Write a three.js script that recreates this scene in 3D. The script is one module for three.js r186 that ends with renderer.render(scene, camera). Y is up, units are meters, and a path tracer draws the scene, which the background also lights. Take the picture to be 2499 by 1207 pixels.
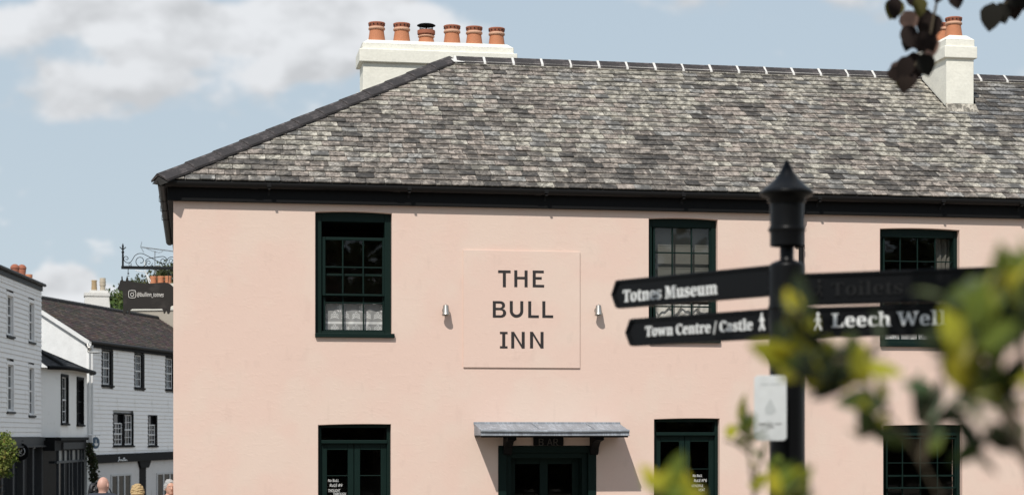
import * as THREE from 'three';
import { mergeGeometries } from 'three/addons/utils/BufferGeometryUtils.js';
import { RoundedBoxGeometry } from 'three/addons/geometries/RoundedBoxGeometry.js';
import { TextGeometry } from 'three/addons/geometries/TextGeometry.js';
import { FontLoader } from 'three/addons/loaders/FontLoader.js';
import { MarchingCubes } from 'three/addons/objects/MarchingCubes.js';

// ---------------------------------------------------------------- camera, sky, sun, exposure
const scene = new THREE.Scene();
const F = 4500, CX = 1249.5, HY = 1060, EYE = 2.25;          // focal length in photo pixels, principal column, horizon row, eye height
const camera = new THREE.PerspectiveCamera(2 * Math.atan(HY / F) * 180 / Math.PI, 2499 / (2 * HY), 0.1, 3000);
camera.setViewOffset(2499, 2 * HY, 0, 0, 2499, 1207);          // a level camera with a raised lens: verticals stay vertical
camera.position.set(0, EYE, 0);
camera.lookAt(0, EYE, -10);
camera.focus = 26.6;
camera.userData.fStop = 2.9;
const renderer = new THREE.WebGLRenderer();
renderer.toneMapping = THREE.LinearToneMapping;
renderer.toneMappingExposure = 1.0;
renderer.shadowMap.enabled = true;

const TH = 9.8 * Math.PI / 180;                                // how far the inn front is turned from the picture plane
const sunDir = new THREE.Vector3(-0.52, 1.3, 1).applyAxisAngle(new THREE.Vector3(0, 1, 0), TH).normalize();
const sun = new THREE.DirectionalLight(new THREE.Color(1, 0.955, 0.885), 4.1);
sun.name = 'sun';
sun.position.set(0, 4, -24).addScaledVector(sunDir, 120);
sun.target.position.set(0, 4, -24);
sun.castShadow = true;
sun.shadow.radius = 1;
sun.shadow.mapSize.set(4096, 4096);
Object.assign(sun.shadow.camera, { left: -45, right: 45, top: 45, bottom: -45, near: 1, far: 300 });
scene.add(sun, sun.target);

// ---------------------------------------------------------------- random numbers and noise
function rng(seed) { let s = seed >>> 0; return () => { s = (s + 0x6d2b79f5) >>> 0; let t = Math.imul(s ^ (s >>> 15), 1 | s); t = (t + Math.imul(t ^ (t >>> 7), 61 | t)) ^ t; return ((t ^ (t >>> 14)) >>> 0) / 4294967296; }; }
const hash2 = (x, y) => { let h = Math.imul(x, 374761393) ^ Math.imul(y, 668265263); h = Math.imul(h ^ (h >>> 13), 1274126177); return ((h ^ (h >>> 16)) >>> 0) / 4294967296; };
function vnoise(x, y, wrap = 0) {
  let ix = Math.floor(x), iy = Math.floor(y); const fx = x - ix, fy = y - iy, u = fx * fx * (3 - 2 * fx), v = fy * fy * (3 - 2 * fy);
  let jx = ix + 1, jy = iy + 1;
  if (wrap) { ix = ((ix % wrap) + wrap) % wrap; iy = ((iy % wrap) + wrap) % wrap; jx = ((jx % wrap) + wrap) % wrap; jy = ((jy % wrap) + wrap) % wrap; }
  const a = hash2(ix, iy), b = hash2(jx, iy), c = hash2(ix, jy), d = hash2(jx, jy);
  return (a + (b - a) * u) + ((c + (d - c) * u) - (a + (b - a) * u)) * v;
}
function fbm(x, y, oct = 4, wrap = 0, gain = 0.5) { let s = 0, a = 1, n = 0; for (let i = 0; i < oct; i++) { s += a * vnoise(x + i * 17.3 * (wrap ? 0 : 1), y + i * 9.1 * (wrap ? 0 : 1), wrap); n += a; a *= gain; x *= 2; y *= 2; wrap *= 2; } return s / n; }
const clamp = (x, a = 0, b = 1) => Math.min(b, Math.max(a, x)), lerp = (a, b, t) => a + (b - a) * t, smooth = (a, b, x) => { const t = clamp((x - a) / (b - a)); return t * t * (3 - 2 * t); };

// ---------------------------------------------------------------- sky: pale summer blue with fair-weather clouds
{
  const W = 4096, H = 2048, data = new Float32Array(W * H * 4);
  // clouds that stand in view: column, row in photo pixels, half sizes, weight
  const lumps = [[150, 40, 330, 75, 1.0], [520, 60, 300, 80, 1.0], [850, 50, 240, 90, 1.05], [1000, 40, 85, 70, .8], [720, 150, 200, 60, .62], [300, 150, 150, 40, .36],
    [150, 190, 75, 50, .8], [290, 205, 140, 45, .8], [230, 275, 190, 42, .95], [390, 190, 80, 45, .42], [700, 190, 120, 34, .45],
    [150, 688, 95, 36, 1.15], [120, 735, 190, 40, .85], [225, 720, 80, 30, .7], [300, 750, 120, 26, .5], [1560, 0, 170, 34, .6], [2060, 0, 90, 26, .35], [2400, 20, 120, 22, .25], [1450, 60, 60, 16, .2]];
  const D = 180 / Math.PI;
  for (let r = 0; r < H; r++) {
    const el = ((r + .5) / H - .5) * Math.PI, y = Math.sin(el), e = el * D;
    for (let c = 0; c < W; c++) {
      const o = (r * W + c) * 4; data[o + 3] = 1;
      if (e < 0) { data[o] = .30; data[o + 1] = .29; data[o + 2] = .27; continue; }
      const rd = ((c + .5) / W - .5) * 2 * Math.PI, x = Math.cos(rd) * Math.cos(el), z = Math.sin(rd) * Math.cos(el);
      // clear air: pale near the horizon, deeper towards the zenith
      const t = Math.pow(clamp(e / 90), .55);
      let R = lerp(.63, .21, t), G = lerp(.72, .345, t), B = lerp(.755, .565, t);
      // clouds
      let cov, puff;
      const inView = z < -.3 ? smooth(.44, .33, Math.abs(x / -z)) * smooth(24, 16, e) : 0;
      const k = 1 / (y + .12), ax = x * k * 2.2 + 5, az = z * k * 2.2 + 11;
      const n1 = fbm(ax, az, 5);
      cov = smooth(.50, .66, n1); puff = smooth(.5, .85, n1);
      let py = 0;
      if (inView > 0) {
        const px = CX + F * x / -z; py = HY - F * y / Math.hypot(x, z) * Math.hypot(1, x / z);
        let d = 0; for (const [lx, ly, rx, ry, w] of lumps) { const a = (px - lx) / rx, b = (py - ly) / ry, q = a * a + b * b; if (q < 6) d += w * Math.exp(-q); }
        const n = fbm(px / 190 + 3, py / 105 + 8, 6, 0, .56), n2 = fbm(px / 60 + 31, py / 44 + 3, 4, 0, .55);
        const dens = (X, Y) => fbm(X / 190 + 3, Y / 105 + 8, 6, 0, .56);
        const dd = d + (n - .5) * 1.7 + (n2 - .5) * .5;
        const slope = dens(px - 26, py - 30) - dens(px + 20, py + 26);   // billows are brighter on the side towards the sun
        const cv = (py > 500 ? smooth(.34, .72, dd) : smooth(.22, .88, dd)) * .96, pf = clamp(.68 - slope * 2.3 + (n2 - .5) * .5 - smooth(.9, 1.9, d) * .14 * (py < 400 ? 1 : 0) + (py > 500 ? .25 : 0) - (px > 1300 && py < 60 ? .5 : 0));
        cov = lerp(cov, cv, inView); puff = lerp(puff, pf, inView);
      }
      const under = inView > 0 ? smooth(60, 190, py) * smooth(330, 190, py) * .35 : .2;
      const sh = lerp(.60, .84, clamp(puff - under * .3));
      const cr = sh * 1.0, cg = sh * 1.012, cb = sh * 1.035, a = cov * .93;
      data[o] = lerp(R, cr, a); data[o + 1] = lerp(G, cg, a); data[o + 2] = lerp(B, cb, a);
    }
  }
  const tex = new THREE.DataTexture(data, W, H, THREE.RGBAFormat, THREE.FloatType);
  tex.mapping = THREE.EquirectangularReflectionMapping; tex.magFilter = THREE.LinearFilter; tex.needsUpdate = true;
  scene.background = tex; scene.environment = tex;
}

// ---------------------------------------------------------------- helpers
const used = new Map();
function numbered(n) { const k = used.get(n) ?? 0; used.set(n, k + 1); return k ? n + '_' + String(k).padStart(3, '0') : n; }
function tag(o, label, category, group, kind) { if (label) o.userData.label = label; if (category) o.userData.category = category; if (group) o.userData.group = group; if (kind) o.userData.kind = kind; return o; }
const shade = (o) => { o.castShadow = true; o.receiveShadow = true; return o; };
function part(name, geo, mat, parent) { const m = shade(new THREE.Mesh(geo, mat)); m.name = name; parent.add(m); return m; }
function top(o, name, label, category, group) { o.name = numbered(name); tag(o, label, category, group); scene.add(o); return o; }
function thing(name, label, category, group) { return top(new THREE.Group(), name, label, category, group); }
function solo(name, geo, mat, label, category, group) { return top(shade(new THREE.Mesh(geo, mat)), name, label, category, group); }
function struct(name, geo, mat) { const m = shade(new THREE.Mesh(geo, mat)); m.name = name; m.userData.kind = 'structure'; scene.add(m); return m; }
function metric(g) {   // uv in metres, by the way each face points
  const p = g.attributes.position, n = g.attributes.normal, uv = new Float32Array(p.count * 2);
  for (let i = 0; i < p.count; i++) {
    const nx = Math.abs(n.getX(i)), ny = Math.abs(n.getY(i)), nz = Math.abs(n.getZ(i));
    if (nz >= nx && nz >= ny) { uv[2 * i] = p.getX(i); uv[2 * i + 1] = p.getY(i); } else if (nx >= ny) { uv[2 * i] = p.getZ(i); uv[2 * i + 1] = p.getY(i); } else { uv[2 * i] = p.getX(i); uv[2 * i + 1] = p.getZ(i); }
  }
  g.setAttribute('uv', new THREE.BufferAttribute(uv, 2)); return g;
}
const plain = (g) => { const q = g.index ? g.toNonIndexed() : g; for (const k of Object.keys(q.attributes)) if (!['position', 'normal', 'uv', 'color'].includes(k)) q.deleteAttribute(k); q.morphAttributes = {}; return q; };
const merge = (list) => mergeGeometries(list.map(plain), false);
function box(x0, x1, y0, y1, z0, z1) { return metric(plain(new THREE.BoxGeometry(x1 - x0, y1 - y0, z1 - z0).translate((x0 + x1) / 2, (y0 + y1) / 2, (z0 + z1) / 2))); }
function rbox(x0, x1, y0, y1, z0, z1, r = .006) { const g = new RoundedBoxGeometry(x1 - x0, y1 - y0, z1 - z0, 1, Math.min(r, .45 * Math.min(x1 - x0, y1 - y0, z1 - z0))); return metric(plain(g.translate((x0 + x1) / 2, (y0 + y1) / 2, (z0 + z1) / 2))); }
const V = (x, y, z) => new THREE.Vector3(x, y, z);
function tube(pts, r, seg = 24, rad = 6, closed = false) { return plain(new THREE.TubeGeometry(new THREE.CatmullRomCurve3(pts, closed, 'centripetal'), seg, r, rad, closed)); }
function rod(a, b, r0, r1 = r0, rad = 8) { const d = b.clone().sub(a), g = new THREE.CylinderGeometry(r1, r0, d.length(), rad); g.translate(0, d.length() / 2, 0).applyQuaternion(new THREE.Quaternion().setFromUnitVectors(V(0, 1, 0), d.clone().normalize())).translate(a.x, a.y, a.z); return plain(g); }
function lathe(pts, seg = 24) { return plain(new THREE.LatheGeometry(pts.map(([r, y]) => new THREE.Vector2(r, y)), seg)); }
function poly(pts, z0, depth, bevel = 0) { const s = new THREE.Shape(pts.map(([x, y]) => new THREE.Vector2(x, y))); return plain(new THREE.ExtrudeGeometry(s, { depth, bevelEnabled: bevel > 0, bevelSize: bevel, bevelThickness: bevel, bevelSegments: 1, steps: 1 }).translate(0, 0, z0)); }
function quads(list) {   // faces given as lists of 3 or 4 points
  const p = []; for (const q of list) { for (let i = 1; i + 1 < q.length; i++) for (const v of [q[0], q[i], q[i + 1]]) p.push(v[0], v[1], v[2]); }
  const g = new THREE.BufferGeometry(); g.setAttribute('position', new THREE.Float32BufferAttribute(p, 3)); g.computeVertexNormals(); return metric(g);
}
// frames: a place and a turn about the vertical; see(px, py, z) gives the point of the frame's plane z that stands in that direction
class Frame {
  constructor(x, z, turn) { this.p = V(x, 0, z); this.t = turn; this.c = Math.cos(turn); this.s = Math.sin(turn); }
  see(px, py, z = 0) {
    const ox = -this.p.x, oz = -this.p.z, dx = (px - CX) / F, dz = -1, dy = (HY - py) / F;
    const lo = [ox * this.c - oz * this.s, ox * this.s + oz * this.c], ld = [dx * this.c - dz * this.s, dx * this.s + dz * this.c];
    const k = (z - lo[1]) / ld[1];
    return [lo[0] + k * ld[0], EYE + k * dy, k];
  }
  seex(px, x) {   // the point of the frame's plane x = const in column px: its z and depth
    const ox = -this.p.x, oz = -this.p.z, dx = (px - CX) / F, dz = -1;
    const lo = [ox * this.c - oz * this.s, ox * this.s + oz * this.c], ld = [dx * this.c - dz * this.s, dx * this.s + dz * this.c];
    const k = (x - lo[0]) / ld[0]; return [lo[1] + k * ld[1], k];
  }
  put(o, x = 0, y = 0, z = 0) { o.position.set(this.p.x + x * this.c + z * this.s, y, this.p.z - x * this.s + z * this.c); o.rotation.y = this.t; return o; }
}
const at = (px, py, Z) => V((px - CX) / F * Z, EYE + (HY - py) / F * Z, -Z);

// ---------------------------------------------------------------- textures and materials
function dataTex(N, fn, srgb, rep = 1) {
  const d = new Uint8Array(N * N * 4);
  for (let y = 0; y < N; y++) for (let x = 0; x < N; x++) { const v = fn(x / N, y / N, x, y), o = (y * N + x) * 4; for (let c = 0; c < 3; c++) d[o + c] = clamp(Array.isArray(v) ? v[c] : v) * 255; d[o + 3] = 255; }
  const t = new THREE.DataTexture(d, N, N); t.wrapS = t.wrapT = THREE.RepeatWrapping; t.magFilter = THREE.LinearFilter; t.minFilter = THREE.LinearMipmapLinearFilter; t.generateMipmaps = true;
  if (srgb) t.colorSpace = THREE.SRGBColorSpace; t.repeat.set(rep, rep); t.needsUpdate = true; return t;
}
const lin = (r, g, b) => new THREE.Color().setRGB(r, g, b);
const std = (c, rough = .8, o = {}) => new THREE.MeshStandardMaterial({ color: Array.isArray(c) ? lin(...c) : c, roughness: rough, ...o });
const phy = (c, rough = .8, o = {}) => new THREE.MeshPhysicalMaterial({ color: Array.isArray(c) ? lin(...c) : c, roughness: rough, ...o });
const grain = dataTex(512, (u, v) => { const a = fbm(u * 8, v * 8, 5, 8), b = fbm(u * 64, v * 64, 3, 64); return .80 + .16 * a + .10 * (b - .5); }, false, .5);
const plasterTint = dataTex(1024, (u, v) => {
  const a = fbm(u * 5, v * 5, 4, 5), b = fbm(u * 3 + .37, v * 3 + .11, 3, 3), c = fbm(u * 110, v * 110, 2, 110), k = smooth(.35, .68, a);
  const s = .955 + .03 * (b - .5) + .022 * (c - .5), st = smooth(.70, .80, fbm(u * 24 + .5, v * 9, 4, 0)) * .03;
  return [s * (1 - .004 * k) - st, s * lerp(.955, 1.0, k) - st, s * lerp(.945, .99, k) - st];
}, false, 1 / 3.3);
const plasterBump = dataTex(1024, (u, v) => clamp(.25 + .5 * fbm(u * 7, v * 7, 4, 7) + .22 * (fbm(u * 90, v * 90, 3, 90) - .5) + .2 * smooth(.62, .72, fbm(u * 20 + .3, v * 44, 3, 0))), false, 1 / 2.1);
const slateTex = dataTex(1024, (u, v) => {
  const big = fbm(u * 7, v * 7, 4, 7), mid = fbm(u * 10, v * 8, 5, 0, .6), fine = fbm(u * 60, v * 50, 3, 0, .6);
  const lich = smooth(.50, .62, mid * .75 + fine * .25), moss = smooth(.50, .585, fbm(u * 9 + 40.5, v * 7 + 13.2, 5, 0, .62) * .72 + fine * .28);
  let s = .56 + .3 * (big - .5) + 1.1 * (fine - .5);
  s = lerp(s, 1, lich * .8); s = lerp(s, .15, moss * .85);
  return [s, s * lerp(.945, .955, lich), s * lerp(.895, .905, lich)];
}, false, 1 / 1.3);
const slateBump = dataTex(512, (u, v) => clamp(.5 + .9 * (fbm(u * 30, v * 30, 4, 30) - .5)), false, 1 / 1.0);
const woodTex = dataTex(512, (u, v) => { const a = fbm(u * 3, v * 60, 4, 0), b = fbm(u * 40, v * 40, 2, 40); return .78 + .2 * (a - .5) + .1 * (b - .5) + .1; }, false, .6);
const leadTex = dataTex(512, (u, v) => {
  const a = fbm(u * 6, v * 6, 5, 6), st = fbm(u * 46, v * 5, 4, 0), f = fbm(u * 90, v * 90, 2, 90), w = smooth(.5, .66, st * .65 + a * .35);
  const s = .40 + .22 * (a - .5) + .14 * (f - .5); return [lerp(s, .68, w * .6), lerp(s * 1.03, .70, w * .6), lerp(s * 1.07, .73, w * .6)];
}, false, 1.4);
const dirtTex = dataTex(512, (u, v) => { const a = fbm(u * 6, v * 6, 5, 6), st = fbm(u * 40, v * 6, 4, 0), k = smooth(.60, .78, a * .5 + st * .5); const s = .95 - .06 * a; return [lerp(s, .62, k * .55), lerp(s, .60, k * .55), lerp(s, .56, k * .6)]; }, false, .5);

const M = {
  pink: phy([.748, .584, .500], .9, { map: plasterTint, bumpMap: plasterBump, bumpScale: .0022, specularIntensity: .5 }),
  cream: std([.88, .855, .755], .85, { map: grain, bumpMap: plasterBump, bumpScale: .004 }),
  black: phy([.005, .005, .0053], .6, { specularIntensity: .3 }),
  gutter: phy([.008, .0075, .0075], .5, { specularIntensity: .45 }),
  green: phy([.0048, .0165, .0135], .5, { map: grain, specularIntensity: .3 }),
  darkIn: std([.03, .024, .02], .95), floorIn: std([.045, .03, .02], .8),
  glass: phy([1, 1, 1], 0.02, { transmission: 1, thickness: 0, ior: 1.5 }),
  slate: std([1, 1, 1], .82, { map: slateTex, bumpMap: slateBump, bumpScale: .004, vertexColors: true }),
  deck: std([.03, .028, .026], .95),
  tile: std([.125, .110, .112], .75, { map: slateTex, bumpMap: slateBump, bumpScale: .003 }),
  mortar: std([.72, .70, .66], .95, { map: grain }),
  terracotta: std([.52, .205, .10], .8, { map: grain, bumpMap: slateBump, bumpScale: .002 }),
  terraDark: std([.36, .125, .07], .85, { map: grain }), terraPale: std([.62, .36, .24], .85, { map: grain }),
  hole: std([.01, .008, .007], 1),
  lead: std([.62, .65, .69], .65, { map: leadTex, metalness: .1, bumpMap: slateBump, bumpScale: .004 }),
  letter: std([.018, .014, .014], .7),
  steel: std([.42, .40, .37], .38, { metalness: .85 }),
  iron: phy([.010, .013, .016], .5, { specularIntensity: .5 }),
  chalk: std([.72, .72, .70], .95),
  white: std([.80, .80, .79], .75, { map: grain }),
  post: phy([.0045, .0047, .0053], .36, { specularIntensity: .32 }),
  bark: std([.10, .075, .055], .95, { bumpMap: slateBump, bumpScale: .02 }),
};
const fontSerif = await new FontLoader().loadAsync('fonts/droid/droid_serif_bold.typeface.json');
const fontSans = await new FontLoader().loadAsync('fonts/droid/droid_sans_regular.typeface.json');
const capOf = (font) => { const g = new TextGeometry('H', { font, size: 1, depth: .1 }); g.computeBoundingBox(); return g.boundingBox.max.y - g.boundingBox.min.y; };
function lettering(text, font, u0, u1, y0, h, z, depth = .004, slant = 0) {   // cap height h, stretched to run from u0 to u1
  const g = plain(new TextGeometry(text, { font, size: 1, depth: .1, curveSegments: 3, bevelEnabled: false }));
  g.computeBoundingBox(); const b = g.boundingBox, capH = capOf(font);
  g.translate(-b.min.x, 0, 0).scale((u1 - u0) / (b.max.x - b.min.x), h / capH, depth / .1);
  if (slant) g.applyMatrix4(new THREE.Matrix4().set(1, slant, 0, 0, 0, 1, 0, 0, 0, 0, 1, 0, 0, 0, 0, 1));
  return g.translate(u0, y0, z);
}
// ---------------------------------------------------------------- ground
{
  const g = new THREE.PlaneGeometry(900, 900, 150, 150).rotateX(-Math.PI / 2), p = g.attributes.position;
  for (let i = 0; i < p.count; i++) p.setY(i, groundY(-p.getZ(i)));
  g.computeVertexNormals(); metric(g);
  const road = dataTex(512, (u, v) => .62 + .5 * (fbm(u * 100, v * 100, 3, 100) - .5) + .3 * (fbm(u * 7, v * 7, 4, 7) - .5), false, .5);
  struct('ground', g, std([.30, .258, .205], .95, { map: road, bumpMap: road, bumpScale: .006 }));
}
function groundY(Z) { return -1.1 * smooth(32, 60, Z); }

// ---------------------------------------------------------------- the pink inn
const IN = new Frame(-4.781, -26, TH);
const inn = IN.put(thing('inn', 'pink rendered inn with grey slate roof, black eaves and dark green windows', 'inn'));
const LEN = 17, WALLTOP = 5.76, EB = 5.54;     // length of the front, top of its wall, underside of the fascia
const rect = (x0, x1, y0, y1, z = 0) => { const a = IN.see(x0, y0, z), b = IN.see(x1, y1, z), c = IN.see((x0 + x1) / 2, y0, z), d = IN.see((x0 + x1) / 2, y1, z); return { u0: a[0], u1: b[0], y1: c[1], y0: d[1] }; };
const OP = {
  w1: rect(769, 956, 519, 813), w2: rect(1584, 1752, 535, 826), w3: rect(2149, 2343, 560, 836),
  l1: rect(776, 954, 1035, 1290), l2: rect(1597, 1757, 1021, 1290), l3: rect(2157, 2350, 1037, 1290), door: rect(1219, 1452, 1092, 1440),
};
OP.door.y0 = 0.02;
{
  const s = new THREE.Shape([[0, -.4], [LEN, -.4], [LEN, WALLTOP], [0, WALLTOP]].map(([x, y]) => new THREE.Vector2(x, y)));
  for (const [k, r] of Object.entries(OP)) {
    const h = new THREE.Path(), rise = k[0] === 'w' ? .018 : k === 'door' ? 0 : .008, n = 8;
    h.moveTo(r.u0, r.y0); h.lineTo(r.u1, r.y0);
    for (let i = 0; i <= n; i++) { const t = i / n; h.lineTo(lerp(r.u1, r.u0, t), r.y1 + rise * (4 * t * (1 - t)) - (k[0] === 'l' ? .012 * t : 0)); }
    h.closePath(); s.holes.push(h);
  }
  part('wall', plain(new THREE.ExtrudeGeometry(s, { depth: .38, bevelEnabled: true, bevelSize: .008, bevelThickness: .008, bevelSegments: 2, bevelOffset: -.008, curveSegments: 4 }).translate(0, 0, -.388)), M.pink, inn);
  part('wall', box(0, .38, -.4, WALLTOP, -8, -.39), M.pink, inn);
  part('wall', box(LEN - .38, LEN, -.4, WALLTOP, -8, -.39), M.pink, inn);
  part('wall', box(.38, LEN - .38, -.4, WALLTOP, -8, -7.62), M.pink, inn);
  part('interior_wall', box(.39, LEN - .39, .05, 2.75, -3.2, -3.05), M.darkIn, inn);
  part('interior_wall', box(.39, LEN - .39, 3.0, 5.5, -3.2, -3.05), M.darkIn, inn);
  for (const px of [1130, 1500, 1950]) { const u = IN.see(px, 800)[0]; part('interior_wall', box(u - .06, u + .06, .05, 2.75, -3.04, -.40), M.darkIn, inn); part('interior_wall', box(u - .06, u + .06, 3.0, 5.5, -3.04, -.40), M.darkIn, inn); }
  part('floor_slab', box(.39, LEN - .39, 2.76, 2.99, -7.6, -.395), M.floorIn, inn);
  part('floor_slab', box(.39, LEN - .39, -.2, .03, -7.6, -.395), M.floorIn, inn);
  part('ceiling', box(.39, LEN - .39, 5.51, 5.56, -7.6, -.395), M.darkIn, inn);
}

// roof: a hipped left end, slates on the front slope
const EY = 5.80, EZ = .20, RY = 8.45, RZ = -4.0, HU = 4.486, CU = -.15;
const SL = Math.hypot(RY - EY, EZ - RZ), PITCH = Math.atan2(RY - EY, EZ - RZ);
let roof;
{
  // the slope's own axes: x along the eave, y up the slope, z out of it
  const deckPts = [[CU, 0], [LEN, 0], [LEN, SL], [HU, SL]];
  roof = part('roof', poly(deckPts, -.05, .05), M.deck, inn);
  roof.position.set(0, EY, EZ); roof.rotation.x = -(Math.PI / 2 - PITCH);
  tag(roof, 'weathered grey slate roof blotched with lichen');
  const zb = 2 * RZ - EZ, L = [CU, EY - .02, EZ], A = [HU, RY - .02, RZ], Rr = [LEN, RY - .02, RZ], BL = [CU, EY - .02, zb], BR = [LEN, EY - .02, zb], FR = [LEN, EY - .02, EZ];
  const back = part('rear_roof', quads([[BL, L, A], [BR, BL, A, Rr], [FR, BR, Rr]]), std([.17, .165, .155], .85, { map: slateTex, bumpMap: slateBump, bumpScale: .004 }), inn);
  back.position.y = -.004;

  const rnd = rng(11), ROWS = 27, g = SL / ROWS, TH_ = .0145, LENG = g * 2, W0 = .238;
  const tints = [[.56, .54, .475], [.42, .40, .365], [.42, .375, .335], [.23, .212, .19], [.40, .40, .385], [.49, .475, .415], [.325, .295, .265], [.15, .14, .128], [.23, .235, .24]];
  const prism = (pts, tint, uo, vo) => {   // a thin slab on the slope, dark along its cut edges only by being an edge
    const s = new THREE.Shape(pts.map(([x, y]) => new THREE.Vector2(x, y))), q = plain(new THREE.ExtrudeGeometry(s, { depth: TH_, bevelEnabled: false }));
    const n = q.attributes.position.count, uv = q.attributes.uv, p = q.attributes.position, col = new Float32Array(n * 3);
    for (let i = 0; i < n; i++) { uv.setXY(i, p.getX(i) + uo, p.getY(i) + vo); col.set(tint, i * 3); }
    q.setAttribute('color', new THREE.BufferAttribute(col, 3)); return q;
  };
  const shared = new Map();
  const sharedSlate = (ti, vi) => { const k = ti * 8 + vi; if (!shared.has(k)) { const r = rng(900 + k), ch = [.004, .02, .006, .03][vi % 4], ch2 = [.02, .004, .028, .005][(vi >> 1) % 4], e = .004 * (r() - .5);
    shared.set(k, prism([[-.5 * W0 + ch * .6, 0], [.5 * W0 - ch2 * .6, e], [.5 * W0, ch2 * .7], [.5 * W0, LENG], [-.5 * W0, LENG], [-.5 * W0, ch * .7]], tints[ti], r() * 9, r() * 9)); } return shared.get(k); };
  const all = [];
  const stack = { u0: 11.9, u1: 12.75 };
  for (let i = 0; i < ROWS; i++) {
    const t = i * g, hipAt = (tt) => CU + (HU - CU) * (tt / SL);
    let x = CU - .2 + (i % 2 ? W0 / 2 : 0) + (rnd() - .5) * .05;
    while (x < 15.8) {
      const w = W0 * (.88 + rnd() * .26), c = x + w / 2, gap = .005 + rnd() * .004;
      const lo = hipAt(t), hi = hipAt(Math.min(SL, t + LENG));
      const f = t / SL, n = fbm(c * .55 + 3, t * .9 + 5, 3), n2 = fbm(c * 1.9 + 40, t * 2.2, 3), r = rnd();
      // lichen gathers in patches and up towards the ridge, bare dark slates are scattered
      let ti;
      const pale = .12 + .62 * f + (n - .5) * 1.7 + (c < 2.6 ? .16 : 0) + (c > 11.6 ? .45 : 0), darkP = .14 + (n2 - .5) * 1.9 - .14 * f + (c < 3.5 ? .08 : 0) - (c > 11.8 ? .1 : 0);
      if (c > 12.9 && f > .45) ti = r < .35 ? 8 : r < .6 ? 4 : r < .78 ? 3 : r < .9 ? 7 : 1;
      else if (r < darkP) ti = rnd() < .42 ? 7 : 3;
      else { const q = rnd(); ti = q < pale * .62 ? (rnd() < .5 ? 0 : 5) : q < pale * .62 + .12 ? 4 : q < pale * .62 + .34 ? 1 : q < pale * .62 + .60 ? 2 : 6; }
      if (f > .93) ti = rnd() < .7 ? 0 : 5;
      const tilt = -(TH_ * 1.25) / g + (rnd() - .5) * .016, zz = .029 + (rnd() - .5) * .004 + (rnd() < .05 ? .006 : 0), turn = (rnd() - .5) * .012, vi = Math.floor(rnd() * 8), dt = (rnd() - .5) * .012;
      if (x + w > lo) all.push({ x, w, c, t: t + dt, gap, ti, tilt, zz, turn, vi, cut: x < hi + .04 ? [lo, hi] : null, last: Math.min(LENG, SL - t) });
      x += w;
    }
  }
  const fullOnes = all.filter((s) => !s.cut && s.last >= LENG - .001 && s.c < 12.9).sort((a, b) => (a.t - b.t) * 3 + 0 * (a.c - b.c));
  const single = new Set(fullOnes.slice(0, 298));
  const rest = [], m4 = new THREE.Matrix4(), eu = new THREE.Euler();
  for (const s of all) {
    const pos = V(s.c, s.t, s.zz), sx = (s.w - s.gap) / W0;
    if (single.has(s)) {
      const m = part('slate', sharedSlate(s.ti, s.vi), M.slate, roof); m.position.copy(pos); m.rotation.set(s.tilt, 0, s.turn); m.scale.x = sx;
      continue;
    }
    let q;
    if (s.cut || s.last < LENG - .001) {
      const [lo, hi] = s.cut ?? [-9, -9], len = s.last, x0 = s.x + s.gap / 2 - s.c, x1 = s.x + s.w - s.gap / 2 - s.c;
      const edge = (tt) => (s.cut ? lo + (hi - lo) * (tt / Math.max(.001, Math.min(LENG, SL - s.t))) + .0 - s.c : -9);
      let pts = [[Math.max(x0, edge(0)), 0], [x1, 0], [x1, len], [Math.max(x0, edge(len)), len]];
      if (pts[3][0] > x1) { const tt = len * (x1 - pts[0][0]) / (pts[3][0] - pts[0][0] || 1); pts = [pts[0], [x1, 0], [x1, Math.max(.01, tt)]]; }
      if (pts[1][0] - pts[0][0] < .012) continue;
      q = prism(pts, tints[s.ti], s.c * 7.3 % 9, s.t * 3.1 % 9);
    } else { q = sharedSlate(s.ti, s.vi).clone(); q.scale(sx, 1, 1); }
    q.applyMatrix4(m4.compose(pos, new THREE.Quaternion().setFromEuler(eu.set(s.tilt, 0, s.turn)), V(1, 1, 1))); rest.push(q);
  }
  tag(part('slate_courses', merge(rest), M.slate, roof), null, null, null, 'stuff');
}

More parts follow.
